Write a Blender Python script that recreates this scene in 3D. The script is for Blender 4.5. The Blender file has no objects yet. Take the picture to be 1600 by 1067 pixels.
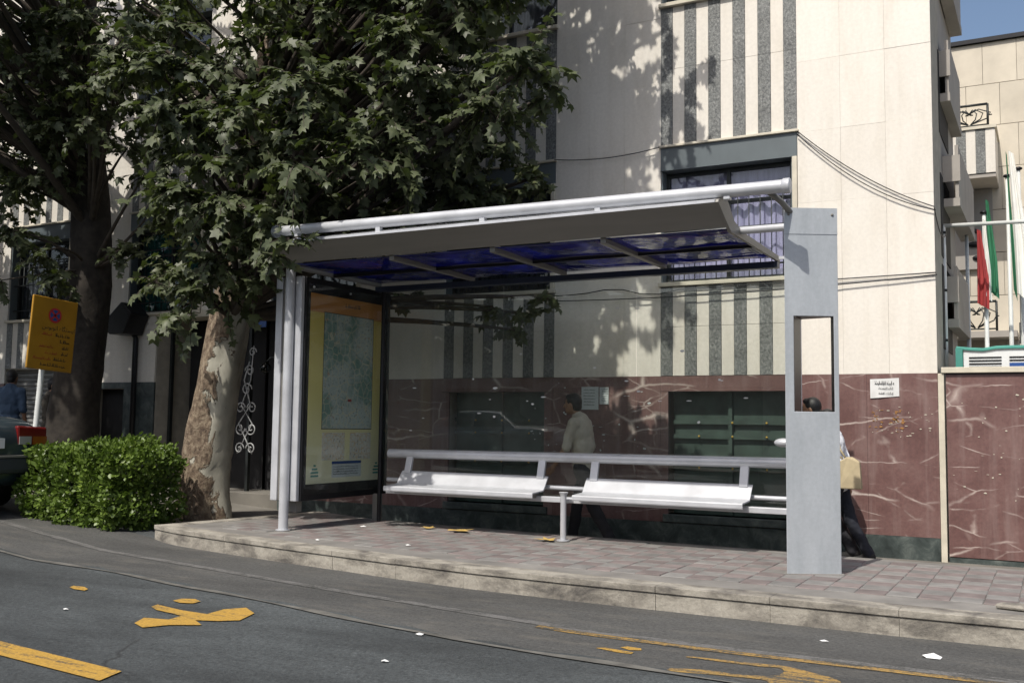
import bpy, bmesh, math, random
import numpy as np
from mathutils import Vector, Matrix

S = bpy.context.scene
COL = S.collection
R = math.radians

# ---------------------------------------------------------------- camera
yaw, pitch, roll = R(28.3988), R(4.6465), R(0.7473)
fw = Vector((-math.sin(yaw)*math.cos(pitch), math.cos(yaw)*math.cos(pitch), math.sin(pitch)))
rt = Vector((math.cos(yaw), math.sin(yaw), 0))
up = rt.cross(fw)
rr = rt*math.cos(roll) + up*math.sin(roll)
uu = up*math.cos(roll) - rt*math.sin(roll)
cd = bpy.data.cameras.new('camera'); cam = bpy.data.objects.new('camera', cd); COL.objects.link(cam)
cd.sensor_width = 36; cd.lens = 35.36; cd.clip_end = 1500; cd.clip_start = .05
M = Matrix(((rr.x, uu.x, -fw.x), (rr.y, uu.y, -fw.y), (rr.z, uu.z, -fw.z))).to_4x4()
M.translation = (0, 0, 1.26); cam.matrix_world = M
S.camera = cam

# ---------------------------------------------------------------- sky, sun, exposure
SUN_EL, SUN_AZ = R(53), R(6)          # azimuth: the shadows run along +Y, drifting to +X
w = bpy.data.worlds.new('World'); S.world = w; w.use_nodes = True
nt = w.node_tree
sky = nt.nodes.new('ShaderNodeTexSky'); sky.sky_type = 'NISHITA'; sky.sun_disc = False
sky.sun_elevation = SUN_EL; sky.sun_rotation = math.pi + SUN_AZ
sky.air_density = 1.0; sky.dust_density = 3.5; sky.ozone_density = 1.0
nt.links.new(sky.outputs[0], nt.nodes['Background'].inputs[0]); nt.nodes['Background'].inputs[1].default_value = .15
sl = bpy.data.lights.new('sun', 'SUN'); sl.energy = 4.6; sl.angle = R(.55); sl.color = (1, .945, .865)
so = bpy.data.objects.new('sun', sl); COL.objects.link(so)
sd = Vector((math.sin(SUN_AZ)*math.cos(SUN_EL), math.cos(SUN_AZ)*math.cos(SUN_EL), -math.sin(SUN_EL)))
so.rotation_euler = sd.to_track_quat('-Z', 'Y').to_euler(); so.location = (0, -10, 20)
S.view_settings.view_transform = 'Standard'; S.view_settings.look = 'None'
S.view_settings.exposure = -.1; S.view_settings.gamma = 1; S.view_settings.use_curve_mapping = False
S.render.engine = 'CYCLES'
S.cycles.max_bounces = 8; S.cycles.transparent_max_bounces = 16; S.cycles.use_denoising = True

# ---------------------------------------------------------------- materials
def newmat(name):
    m = bpy.data.materials.new(name); m.use_nodes = True
    return m, m.node_tree.nodes, m.node_tree.links, m.node_tree.nodes['Principled BSDF']
def ramp(N, stops, interp='LINEAR'):
    r = N.new('ShaderNodeValToRGB'); r.color_ramp.interpolation = interp
    e = r.color_ramp.elements
    while len(e) > 1: e.remove(e[-1])
    for i, (p, c) in enumerate(stops):
        x = e[0] if i == 0 else e.new(p)
        x.position = p; x.color = (c[0], c[1], c[2], 1) if hasattr(c, '__len__') else (c, c, c, 1)
    return r
def mapped(N, L, scale=(1, 1, 1), rot=(0, 0, 0)):
    g = N.new('ShaderNodeNewGeometry'); mp = N.new('ShaderNodeMapping')
    mp.inputs['Scale'].default_value = scale; mp.inputs['Rotation'].default_value = rot
    L.new(g.outputs['Position'], mp.inputs[0]); return mp.outputs[0]
def noise(N, L, vec, scale, detail=5, rough=.55, dist=0):
    n = N.new('ShaderNodeTexNoise'); n.inputs['Scale'].default_value = scale; n.inputs['Detail'].default_value = detail
    n.inputs['Roughness'].default_value = rough; n.inputs['Distortion'].default_value = dist
    L.new(vec, n.inputs['Vector']); return n.outputs['Fac']
def mixc(N, L, fac, a, b, mode='MIX'):
    m = N.new('ShaderNodeMix'); m.data_type = 'RGBA'; m.blend_type = mode; m.clamp_factor = True
    for sock, v in ((m.inputs[0], fac), (m.inputs[6], a), (m.inputs[7], b)):
        if hasattr(v, 'is_output'): L.new(v, sock)
        elif hasattr(v, '__len__'): sock.default_value = (v[0], v[1], v[2], 1)
        else: sock.default_value = v
    return m.outputs[2]
def math_(N, L, op, a, b=0., c=0.):
    m = N.new('ShaderNodeMath'); m.operation = op
    for i, v in enumerate((a, b, c)):
        if hasattr(v, 'is_output'): L.new(v, m.inputs[i])
        else: m.inputs[i].default_value = v
    return m.outputs[0]
def bump(N, L, B, h, strength=.3, dist=.01):
    b = N.new('ShaderNodeBump'); b.inputs['Strength'].default_value = strength; b.inputs['Distance'].default_value = dist
    L.new(h, b.inputs['Height']); L.new(b.outputs[0], B.inputs['Normal'])
def rnd(N): return N.new('ShaderNodeObjectInfo').outputs['Random']
def basic(name, c, rough=.6, metal=0., var=.15, scale=6., bs=.15, bscale=None, piece=0., spec=.5, stretch=(1, 1, 1)):
    """base colour with mottling (var), per-piece tint (piece) and fine relief"""
    m, N, L, B = newmat(name)
    v = mapped(N, L, stretch)
    n = noise(N, L, v, scale, 6)
    lo = [x*(1-var) for x in c]; hi = [min(1, x*(1+var)) for x in c]
    r = ramp(N, [(.3, lo), (.7, hi)]); L.new(n, r.inputs[0]); col = r.outputs[0]
    if piece:
        p = ramp(N, [(0, 1-piece), (1, 1+piece)]); L.new(rnd(N), p.inputs[0]); col = mixc(N, L, 1., col, p.outputs[0], 'MULTIPLY')
    L.new(col, B.inputs['Base Color'])
    B.inputs['Roughness'].default_value = rough; B.inputs['Metallic'].default_value = metal
    B.inputs['Specular IOR Level'].default_value = spec
    if bs:
        n2 = noise(N, L, mapped(N, L), bscale or scale*12, 4); bump(N, L, B, n2, bs, .004)
    return m

MAT = {}
def mk():
    # asphalt: dark driving lane, older grey gutter beyond the seam
    m, N, L, B = newmat('asphalt')
    v = mapped(N, L)
    fine = noise(N, L, v, 95, 3, .7); mid = noise(N, L, mapped(N, L, (.35, 1, 1)), 2.2, 6, .6); big = noise(N, L, mapped(N, L, (.5, .9, 1)), .42, 4)
    r = ramp(N, [(.25, (.028, .033, .035)), (.55, (.054, .061, .063)), (.8, (.107, .114, .113))]); L.new(fine, r.inputs[0])
    r2 = ramp(N, [(.3, .62), (.72, 1.35)]); L.new(mid, r2.inputs[0])
    r3 = ramp(N, [(.3, .7), (.7, 1.5)]); L.new(big, r3.inputs[0])
    c = mixc(N, L, 1., mixc(N, L, 1., r.outputs[0], r2.outputs[0], 'MULTIPLY'), r3.outputs[0], 'MULTIPLY')
    st = noise(N, L, v, 34, 2, .8); rst = ramp(N, [(.34, .62), (.5, 1.), (.66, 1.12), (.74, 1.9)]); L.new(st, rst.inputs[0]); c = mixc(N, L, 1., c, rst.outputs[0], 'MULTIPLY')   # chippings
    wv = N.new('ShaderNodeVectorMath'); wv.operation = 'ADD'; nz = N.new('ShaderNodeTexNoise'); nz.inputs['Scale'].default_value = 2.2; nz.inputs['Detail'].default_value = 6; L.new(v, nz.inputs['Vector']); L.new(v, wv.inputs[0])
    sc_ = N.new('ShaderNodeVectorMath'); sc_.operation = 'SCALE'; sc_.inputs['Scale'].default_value = .5; L.new(nz.outputs['Color'], sc_.inputs[0]); L.new(sc_.outputs[0], wv.inputs[1])
    vo = N.new('ShaderNodeTexVoronoi'); vo.feature = 'DISTANCE_TO_EDGE'; vo.inputs['Scale'].default_value = .55; L.new(wv.outputs[0], vo.inputs['Vector'])
    rc = ramp(N, [(.0, .75), (.006, .45), (.012, 0.)]); L.new(vo.outputs['Distance'], rc.inputs[0]); mk2 = ramp(N, [(.5, 0.), (.6, 1.)]); L.new(noise(N, L, v, .8, 3), mk2.inputs[0])
    c = mixc(N, L, math_(N, L, 'MULTIPLY', rc.outputs[0], mk2.outputs[0]), c, (.014, .014, .014))
    oil = noise(N, L, mapped(N, L, (.7, 1, 1)), 1.1, 3, .5); ro = ramp(N, [(.66, 0.), (.76, .55)]); L.new(oil, ro.inputs[0]); c = mixc(N, L, ro.outputs[0], c, (.018, .018, .019))
    L.new(c, B.inputs['Base Color']); B.inputs['Roughness'].default_value = .78
    bump(N, L, B, math_(N, L, 'ADD', fine, st), .6, .008); MAT['asphalt'] = m
    m, N, L, B = newmat('gutter_asphalt')
    v = mapped(N, L); fine = noise(N, L, v, 80, 3, .7); mid = noise(N, L, mapped(N, L, (.3, 1, 1)), 1.8, 6, .65)
    r = ramp(N, [(.25, (.046, .047, .046)), (.75, (.098, .098, .093))]); L.new(fine, r.inputs[0])
    r2 = ramp(N, [(.3, .7), (.75, 1.25)]); L.new(mid, r2.inputs[0])
    st = noise(N, L, v, 34, 2, .8); rst = ramp(N, [(.34, .68), (.5, 1.), (.66, 1.1), (.74, 1.7)]); L.new(st, rst.inputs[0])
    c = mixc(N, L, 1., mixc(N, L, 1., r.outputs[0], r2.outputs[0], 'MULTIPLY'), rst.outputs[0], 'MULTIPLY')
    dst = noise(N, L, mapped(N, L, (.5, 1.6, 1)), 2.6, 7, .7); rd = ramp(N, [(.52, 0.), (.72, .5)]); L.new(dst, rd.inputs[0]); c = mixc(N, L, rd.outputs[0], c, (.15, .14, .12))
    L.new(c, B.inputs['Base Color']); B.inputs['Roughness'].default_value = .85
    bump(N, L, B, math_(N, L, 'ADD', fine, st), .55, .008); MAT['gutter'] = m
    def paint(name, col, wear, stretch=(1, 1, 1)):
        m, N, L, B = newmat(name)
        n = math_(N, L, 'ADD', math_(N, L, 'MULTIPLY', noise(N, L, mapped(N, L, stretch), 9, 8, .7), .55), math_(N, L, 'MULTIPLY', noise(N, L, mapped(N, L), 42, 4, .8), .45)); r = ramp(N, [(wear-.03, 0.), (wear+.06, 1.)]); L.new(n, r.inputs[0])
        fine = noise(N, L, mapped(N, L), 60, 3, .7); rf = ramp(N, [(.3, .7), (.7, 1.15)]); L.new(fine, rf.inputs[0])
        c = mixc(N, L, r.outputs[0], (.055, .056, .052), mixc(N, L, 1., col, rf.outputs[0], 'MULTIPLY'))
        L.new(c, B.inputs['Base Color']); B.inputs['Roughness'].default_value = .7; bump(N, L, B, fine, .5, .005); MAT[name] = m
    paint('yellow_paint', (.45, .27, .05), .42, (.25, 2.5, 1)); paint('worn_yellow_paint', (.36, .225, .06), .48, (.25, 2.5, 1)); paint('faded_white_paint', (.155, .153, .148), .47, (.4, 2, 1))
    # dirty kerb concrete
    m, N, L, B = newmat('kerb_concrete')
    v = mapped(N, L)
    a = noise(N, L, mapped(N, L, (.8, 1, 1.6)), 3.3, 8, .65, .4); b = noise(N, L, v, 40, 4, .7)
    r = ramp(N, [(.34, (.10, .093, .084)), (.44, (.2, .185, .158)), (.56, (.33, .308, .262)), (.75, (.42, .395, .34))]); L.new(a, r.inputs[0])
    rb = ramp(N, [(.25, .75), (.7, 1.1)]); L.new(b, rb.inputs[0])
    L.new(mixc(N, L, 1., r.outputs[0], rb.outputs[0], 'MULTIPLY'), B.inputs['Base Color']); B.inputs['Roughness'].default_value = .9
    bump(N, L, B, math_(N, L, 'ADD', a, b), .5, .012); MAT['kerb'] = m
    MAT['seam'] = basic('dusty_seam', (.115, .112, .10), .9, var=.4, scale=5, bs=.4, bscale=50)
    MAT['bed'] = basic('platform_concrete', (.19, .182, .168), .9, var=.28, scale=2.5, bs=.4, bscale=60)
    MAT['tile_grey'] = basic('grey_paver', (.182, .177, .168), .88, var=.22, scale=7, bs=.4, bscale=70, piece=.14)
    MAT['tile_red'] = basic('red_paver', (.174, .146, .139), .88, var=.22, scale=7, bs=.4, bscale=70, piece=.16)
    MAT['walkway'] = basic('walkway_concrete', (.16, .15, .13), .9, var=.3, scale=1.5, bs=.4, bscale=50)
    # stone cladding
    m, N, L, B = newmat('cream_stone')
    a = noise(N, L, mapped(N, L, (1, 1, .22)), 3.2, 6, .6, .3); b = noise(N, L, mapped(N, L), 24, 5, .6)
    r = ramp(N, [(.3, (.66, .62, .545)), (.5, (.72, .685, .615)), (.75, (.75, .72, .655))]); L.new(a, r.inputs[0])
    rb = ramp(N, [(.3, .93), (.7, 1.04)]); L.new(b, rb.inputs[0]); c = mixc(N, L, 1., r.outputs[0], rb.outputs[0], 'MULTIPLY')
    p = ramp(N, [(0, .97), (1, 1.03)]); L.new(rnd(N), p.inputs[0]); c = mixc(N, L, 1., c, p.outputs[0], 'MULTIPLY')
    st_ = noise(N, L, mapped(N, L, (4, 4, .25)), 1.5, 6, .65); rs_ = ramp(N, [(.5, 0.), (.8, .3)]); L.new(st_, rs_.inputs[0]); c = mixc(N, L, rs_.outputs[0], c, (.5, .455, .375))
    L.new(c, B.inputs['Base Color']); B.inputs['Roughness'].default_value = .55; bump(N, L, B, b, .12, .003); MAT['cream'] = m
    m, N, L, B = newmat('speckled_granite')
    v = mapped(N, L, (1, 1, .8)); a = noise(N, L, v, 34, 4, .75); b = noise(N, L, mapped(N, L), 3, 4)
    r = ramp(N, [(.34, (.075, .082, .082)), (.5, (.175, .183, .178)), (.64, (.28, .288, .276)), (.74, (.46, .46, .44))]); L.new(a, r.inputs[0])
    rb = ramp(N, [(.3, .75), (.7, 1.15)]); L.new(b, rb.inputs[0])
    L.new(mixc(N, L, 1., r.outputs[0], rb.outputs[0], 'MULTIPLY'), B.inputs['Base Color']); B.inputs['Roughness'].default_value = .6
    bump(N, L, B, a, .9, .012); MAT['granite'] = m
    # red-brown polished marble with pale veins
    m, N, L, B = newmat('red_marble')
    wv = N.new('ShaderNodeVectorMath'); wv.operation = 'ADD'; nz = N.new('ShaderNodeTexNoise'); nz.inputs['Scale'].default_value = 1.7; nz.inputs['Detail'].default_value = 5
    pos = mapped(N, L); L.new(pos, nz.inputs['Vector'])
    sc = N.new('ShaderNodeVectorMath'); sc.operation = 'SCALE'; sc.inputs['Scale'].default_value = .2; L.new(nz.outputs['Color'], sc.inputs[0])
    L.new(pos, wv.inputs[0]); L.new(sc.outputs[0], wv.inputs[1])
    rot = N.new('ShaderNodeMapping'); rot.inputs['Rotation'].default_value = (0, R(38), 0); rot.inputs['Scale'].default_value = (.55, 1, 1.5); L.new(wv.outputs[0], rot.inputs[0])
    def vein(scale, width):
        vo = N.new('ShaderNodeTexVoronoi'); vo.feature = 'DISTANCE_TO_EDGE'; vo.inputs['Scale'].default_value = scale; L.new(rot.outputs[0], vo.inputs['Vector'])
        mk_ = ramp(N, [(.46, 0.), (.62, 1.)]); L.new(noise(N, L, pos, 1.3*scale, 3), mk_.inputs[0])
        rv = ramp(N, [(0, 1.), (width, .55), (width*2.6, 0.)]); L.new(vo.outputs['Distance'], rv.inputs[0])
        return math_(N, L, 'MULTIPLY', rv.outputs[0], mk_.outputs[0])
    v1 = vein(.95, .009); v2 = vein(2.3, .009)
    vv = math_(N, L, 'MAXIMUM', v1, math_(N, L, 'MULTIPLY', v2, .75))
    cl = noise(N, L, pos, 2.1, 7, .65); fine = noise(N, L, pos, 26, 4, .7)
    r = ramp(N, [(.3, (.115, .058, .053)), (.5, (.16, .088, .08)), (.72, (.205, .13, .118))]); L.new(cl, r.inputs[0])
    rf = ramp(N, [(.25, .78), (.7, 1.12)]); L.new(fine, rf.inputs[0]); c = mixc(N, L, 1., r.outputs[0], rf.outputs[0], 'MULTIPLY')
    c = mixc(N, L, vv, c, (.58, .50, .45))
    sm = noise(N, L, mapped(N, L, (5, 1, .35)), 1.6, 5); rs = ramp(N, [(.52, 0.), (.75, .35)]); L.new(sm, rs.inputs[0]); c = mixc(N, L, rs.outputs[0], c, (.36, .29, .27))
    L.new(c, B.inputs['Base Color']); B.inputs['Roughness'].default_value = .42; MAT['marble'] = m
    m, N, L, B = newmat('dark_green_stone')
    a = noise(N, L, mapped(N, L), 4.5, 8, .7, .6); r = ramp(N, [(.3, (.018, .025, .024)), (.5, (.055, .07, .066)), (.72, (.16, .18, .165))]); L.new(a, r.inputs[0])
    L.new(r.outputs[0], B.inputs['Base Color']); B.inputs['Roughness'].default_value = .45; MAT['plinth'] = m
    MAT['slate'] = basic('slate_blue_panel', (.105, .128, .138), .5, var=.12, scale=2, bs=.1)
    MAT['sill'] = basic('sill_stone', (.56, .52, .42), .6, var=.15, scale=5, bs=.15)
    MAT['dark'] = basic('dark_interior', (.012, .012, .013), .8, var=.2, bs=0)
    MAT['mortar'] = basic('mortar', (.40, .37, .31), .9, var=.15, scale=8)
    MAT['beige_block'] = basic('beige_cladding', (.56, .51, .415), .7, var=.1, scale=2.5, bs=.15, piece=.06)
    MAT['side_wall'] = basic('side_wall_render', (.36, .335, .30), .8, var=.12, scale=2)
    # metals
    MAT['silver'] = basic('silver_paint', (.50, .515, .54), .38, .2, var=.13, scale=4, bs=.05, bscale=120)
    MAT['fascia'] = basic('aluminium_fascia', (.19, .185, .17), .5, .25, var=.08, scale=4, bs=.06, bscale=140, stretch=(.3, 1, 4))
    m, N, L, B = newmat('pylon_paint')
    a = noise(N, L, mapped(N, L, (2.5, 2.5, .6)), 2.2, 7, .65, .3); b = noise(N, L, mapped(N, L), 30, 4, .7)
    r = ramp(N, [(.3, (.33, .36, .385)), (.55, (.395, .425, .452)), (.75, (.43, .462, .488))]); L.new(a, r.inputs[0])
    rb = ramp(N, [(.3, .93), (.7, 1.05)]); L.new(b, rb.inputs[0])
    L.new(mixc(N, L, 1., r.outputs[0], rb.outputs[0], 'MULTIPLY'), B.inputs['Base Color']); B.inputs['Roughness'].default_value = .5; B.inputs['Metallic'].default_value = .15
    bump(N, L, B, a, .15, .01); MAT['pylon'] = m
    MAT['black_metal'] = basic('black_metal', (.016, .016, .018), .4, .3, var=.2, bs=0)
    MAT['dark_frame'] = basic('dark_navy_beam', (.035, .045, .075), .45, .3, var=.15, bs=0)
    MAT['iron'] = basic('painted_iron', (.03, .035, .035), .5, .4, var=.2, bs=0)
    MAT['white_iron'] = basic('white_ironwork', (.36, .37, .37), .5, 0, var=.15, bs=0)
    MAT['green_metal'] = basic('green_shutter_metal', (.045, .072, .06), .5, .1, var=.35, scale=5)
    MAT['brass'] = basic('brass_bolt', (.55, .36, .06), .4, .3, var=.1, bs=0)
    MAT['white_paper'] = basic('white_paper', (.66, .67, .66), .85, var=.12, bs=0)
    MAT['paper_grey'] = basic('pale_blue_paper', (.55, .6, .6), .8, var=.06, bs=0)
    MAT['ink'] = basic('black_ink', (.02, .02, .022), .7, var=.1, bs=0)
    MAT['red_ink'] = basic('red_ink', (.32, .03, .025), .7, var=.1, bs=0)
    MAT['sign_yellow'] = basic('sign_yellow', (.37, .19, .01), .5, var=.12, scale=3, bs=0)
    MAT['sign_red'] = basic('sign_red', (.42, .03, .03), .5, var=.1, bs=0)
    MAT['pole_white'] = basic('pole_white_paint', (.6, .62, .6), .5, var=.12, scale=4, bs=0)
    MAT['white_box'] = basic('white_sheet_metal', (.68, .7, .7), .5, var=.08, scale=4, bs=0)
    MAT['teal'] = basic('teal_cloth', (.06, .25, .21), .8, var=.15, bs=0)
    MAT['blue_plate'] = basic('blue_enamel', (.02, .07, .25), .4, var=.1, bs=0)
    MAT['shutter'] = basic('roller_shutter', (.22, .22, .21), .5, .2, var=.15, bs=0)
    MAT['flag_green'] = basic('flag_green_cloth', (.03, .17, .085), .85, var=.1, bs=0)
    MAT['flag_white'] = basic('flag_white_cloth', (.74, .74, .7), .85, var=.06, bs=0)
    MAT['flag_red'] = basic('flag_red_cloth', (.33, .04, .04), .85, var=.1, bs=0)
    MAT['curtain'] = basic('lavender_curtain', (.58, .51, .70), .9, var=.14, scale=6, bs=0, stretch=(6, 1, .4))
    MAT['teal_curtain'] = basic('teal_blind', (.02, .13, .11), .8, var=.3, scale=6, bs=0, stretch=(6, 1, .4))
    MAT['dark_curtain'] = basic('grey_curtain', (.09, .09, .1), .9, var=.3, scale=6, bs=0, stretch=(6, 1, .4))
    # glass: tinted see-through sheet with a mirror coat that grows towards grazing angles
    def glass(name, tint, refl=1., rough=.0, ior=1.5, dirt=0.):
        m, N, L, B = newmat(name); N.remove(B)
        out = N['Material Output']; t = N.new('ShaderNodeBsdfTransparent'); t.inputs[0].default_value = (*tint, 1)
        g = N.new('ShaderNodeBsdfGlossy'); g.inputs['Roughness'].default_value = rough; g.inputs[0].default_value = (refl, refl, refl, 1)
        lw_ = N.new('ShaderNodeLayerWeight'); f0 = ((ior-1)/(ior+1))**2   # Schlick, the same from both faces
        fr_ = math_(N, L, 'ADD', math_(N, L, 'MULTIPLY', math_(N, L, 'POWER', lw_.outputs['Facing'], 5.), 1-f0), f0)
        mx = N.new('ShaderNodeMixShader'); L.new(fr_, mx.inputs[0]); L.new(t.outputs[0], mx.inputs[1]); L.new(g.outputs[0], mx.inputs[2])
        last = mx.outputs[0]
        if dirt:
            d = N.new('ShaderNodeBsdfDiffuse'); d.inputs[0].default_value = (.5, .5, .44, 1)
            n = noise(N, L, mapped(N, L, (1.2, 1, .5)), 2.4, 8, .7); r = ramp(N, [(.35, dirt*.25), (.75, dirt)]); L.new(n, r.inputs[0])
            m2 = N.new('ShaderNodeMixShader'); L.new(r.outputs[0], m2.inputs[0]); L.new(last, m2.inputs[1]); L.new(d.outputs[0], m2.inputs[2]); last = m2.outputs[0]
        L.new(last, out.inputs[0]); MAT[name] = m
    glass('shelter_glass', (.90, .92, .90), 1, .0, 1.55, .06); glass('window_glass', (.82, .85, .87), 1, .0, 1.5); glass('case_glass', (.9, .92, .92), 1, .02, 1.5, .04)
    glass('car_glass', (.22, .26, .27), 1, 0, 1.5)
    # blue roof sheet: glossy, lets blue light through
    m, N, L, B = newmat('blue_roof_sheet'); out = N['Material Output']
    v = mapped(N, L, (1, 1, 1)); a = noise(N, L, v, 1.6, 3); b = noise(N, L, mapped(N, L, (1.4, .6, 1)), 2.2, 6, .6)
    r = ramp(N, [(.3, (.006, .008, .06)), (.55, (.012, .02, .17)), (.75, (.03, .045, .30))]); L.new(b, r.inputs[0]); L.new(r.outputs[0], B.inputs['Base Color'])
    B.inputs['Roughness'].default_value = .07; bump(N, L, B, a, .55, .06)
    tr = N.new('ShaderNodeBsdfTranslucent'); rt_ = ramp(N, [(.3, (.012, .014, .14)), (.75, (.055, .06, .5))]); L.new(b, rt_.inputs[0]); L.new(rt_.outputs[0], tr.inputs[0])
    mx = N.new('ShaderNodeMixShader'); mx.inputs[0].default_value = .36; L.new(B.outputs[0], mx.inputs[1]); L.new(tr.outputs[0], mx.inputs[2]); L.new(mx.outputs[0], out.inputs[0]); MAT['blue_sheet'] = m
    # map prints
    m, N, L, B = newmat('poster_yellow')
    sx = N.new('ShaderNodeSeparateXYZ'); g = N.new('ShaderNodeTexCoord'); L.new(g.outputs['Generated'], sx.inputs[0])
    r = ramp(N, [(0, (.80, .78, .56)), (.2, (.82, .77, .45)), (.45, (.82, .72, .27)), (.9, (.80, .62, .14)), (.905, (.62, .27, .07)), (1, (.62, .28, .06))]); L.new(sx.outputs[2], r.inputs[0]); L.new(r.outputs[0], B.inputs['Base Color']); B.inputs['Roughness'].default_value = .6; MAT['poster'] = m
    def citymap(name, water, land, road, sc):
        m, N, L, B = newmat(name); v = mapped(N, L)
        a = noise(N, L, v, 1.7, 5, .6); r = ramp(N, [(.42, water), (.5, land), (.62, [x*1.1 for x in land])]); L.new(a, r.inputs[0])
        vo = N.new('ShaderNodeTexVoronoi'); vo.feature = 'DISTANCE_TO_EDGE'; vo.inputs['Scale'].default_value = sc; L.new(v, vo.inputs['Vector'])
        rv = ramp(N, [(.02, .8), (.05, 0.)]); L.new(vo.outputs['Distance'], rv.inputs[0]); c = mixc(N, L, rv.outputs[0], r.outputs[0], road)
        v3 = noise(N, L, v, 30, 2); r3 = ramp(N, [(.6, 0.), (.68, .7)]); L.new(v3, r3.inputs[0]); c = mixc(N, L, r3.outputs[0], c, (.09, .13, .16))
        v4 = noise(N, L, v, 14, 2); r4 = ramp(N, [(.66, 0.), (.7, .6)]); L.new(v4, r4.inputs[0]); c = mixc(N, L, r4.outputs[0], c, (.42, .2, .12))
        L.new(c, B.inputs['Base Color']); B.inputs['Roughness'].default_value = .6; MAT[name] = m
    citymap('city_map', (.20, .33, .27), (.46, .52, .47), (.66, .6, .42), 9); citymap('inset_map', (.62, .62, .54), (.7, .68, .58), (.7, .45, .2), 16)
    # bark
    m, N, L, B = newmat('plane_bark')
    pos = mapped(N, L, (1, 1, .55)); pa = noise(N, L, pos, 3.4, 6, .62, .5); fl = noise(N, L, mapped(N, L, (1, 1, .7)), 15, 6, .7, .3)
    pale = ramp(N, [(.3, (.26, .25, .205)), (.55, (.42, .405, .335)), (.75, (.52, .50, .42))]); L.new(noise(N, L, pos, 5, 4), pale.inputs[0])
    bro = ramp(N, [(.3, (.05, .037, .027)), (.46, (.14, .10, .068)), (.6, (.27, .215, .15)), (.75, (.36, .32, .25))]); L.new(fl, bro.inputs[0])
    sp = N.new('ShaderNodeSeparateXYZ'); L.new(mapped(N, L), sp.inputs[0])
    # old flaking bark on one flank and round the foot, shed smooth on the other
    cx = math_(N, L, 'MULTIPLY_ADD', sp.outputs[2], .185, -10.66)          # the leaning axis of the trunk
    flank = math_(N, L, 'ADD', math_(N, L, 'MULTIPLY', math_(N, L, 'SUBTRACT', sp.outputs[0], cx), .72), math_(N, L, 'MULTIPLY', math_(N, L, 'SUBTRACT', sp.outputs[1], 10.5), .69))
    side = math_(N, L, 'MULTIPLY_ADD', flank, -1.5, .44)
    foot = math_(N, L, 'MULTIPLY', math_(N, L, 'SUBTRACT', .55, sp.outputs[2]), .9)
    s_ = math_(N, L, 'ADD', math_(N, L, 'ADD', side, math_(N, L, 'MAXIMUM', foot, 0.)), math_(N, L, 'MULTIPLY', math_(N, L, 'SUBTRACT', pa, .5), 2.2))
    rr_ = ramp(N, [(.44, 0.), (.5, 1.)]); L.new(s_, rr_.inputs[0])
    L.new(mixc(N, L, rr_.outputs[0], pale.outputs[0], bro.outputs[0]), B.inputs['Base Color']); B.inputs['Roughness'].default_value = .85
    hh = math_(N, L, 'MULTIPLY', math_(N, L, 'ADD', fl, .4), rr_.outputs[0]); bump(N, L, B, hh, .9, .03); MAT['bark'] = m
    MAT['shaded_bark'] = basic('shaded_bark', (.028, .023, .018), .9, var=.5, scale=9, bs=.9, bscale=22)  # bark colour darkened to carry the shade under the crowns
    MAT['twig'] = basic('twig_bark', (.05, .04, .03), .9, var=.3, scale=9, bs=0)
    # leaves
    def leafmat(name, dark, light, trans, rough=.42):
        m, N, L, B = newmat(name); out = N['Material Output']
        v = mapped(N, L); a = noise(N, L, v, 2.3, 3, .6); b = noise(N, L, v, 11, 2); s = math_(N, L, 'ADD', math_(N, L, 'MULTIPLY', a, .5), math_(N, L, 'MULTIPLY', b, .5))
        r = ramp(N, [(.30, dark), (.58, light), (.74, [light[0]*1.5, light[1]*1.35, light[2]*1.0])]); L.new(s, r.inputs[0]); L.new(r.outputs[0], B.inputs['Base Color'])
        B.inputs['Roughness'].default_value = rough; B.inputs['Specular IOR Level'].default_value = .4
        t = N.new('ShaderNodeBsdfTranslucent'); t.inputs[0].default_value = (*trans, 1)
        mx = N.new('ShaderNodeMixShader'); mx.inputs[0].default_value = .26; L.new(B.outputs[0], mx.inputs[1]); L.new(t.outputs[0], mx.inputs[2]); L.new(mx.outputs[0], out.inputs[0]); MAT[name] = m
    leafmat('plane_leaf', (.031, .042, .018), (.10, .12, .06), (.075, .11, .018), .5); leafmat('hedge_leaf', (.034, .066, .012), (.145, .215, .04), (.11, .19, .02), .4)
    MAT['dry_leaf'] = basic('dry_yellow_leaf', (.50, .34, .10), .8, var=.25, scale=20, bs=0)
    # people
    MAT['skin'] = basic('skin', (.30, .165, .10), .55, var=.08, bs=0); MAT['hair'] = basic('black_hair', (.009, .008, .008), .5, var=.3, scale=60, bs=.4, bscale=150)
    for k, c in dict(grey_shirt=(.48, .44, .37), white_shirt=(.68, .70, .74), navy_cloth=(.012, .014, .022), blue_shirt=(.05, .085, .14), brown_shirt=(.06, .052, .04), dark_trousers=(.014, .014, .018), bag_beige=(.42, .35, .22), shoe=(.012, .012, .012)).items():
        MAT[k] = basic(k, c, .85, var=.15, scale=7, bs=.3, bscale=25)
    # cars
    def paintcar(name, c):
        m, N, L, B = newmat(name); B.inputs['Base Color'].default_value = (*c, 1); B.inputs['Roughness'].default_value = .32; B.inputs['Coat Weight'].default_value = .8; B.inputs['Coat Roughness'].default_value = .06
        d = noise(N, L, mapped(N, L), 3, 6); r = ramp(N, [(.3, c), (.8, [x*1.5+.012 for x in c])]); L.new(d, r.inputs[0]); L.new(r.outputs[0], B.inputs['Base Color']); MAT[name] = m
    paintcar('teal_car_paint', (.014, .026, .034)); paintcar('silver_car_paint', (.25, .27, .27))
    MAT['rubber'] = basic('black_rubber', (.014, .014, .014), .8, var=.2, bs=.2); MAT['bumper'] = basic('grey_bumper', (.035, .04, .046), .55, var=.15, bs=.1)
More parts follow.
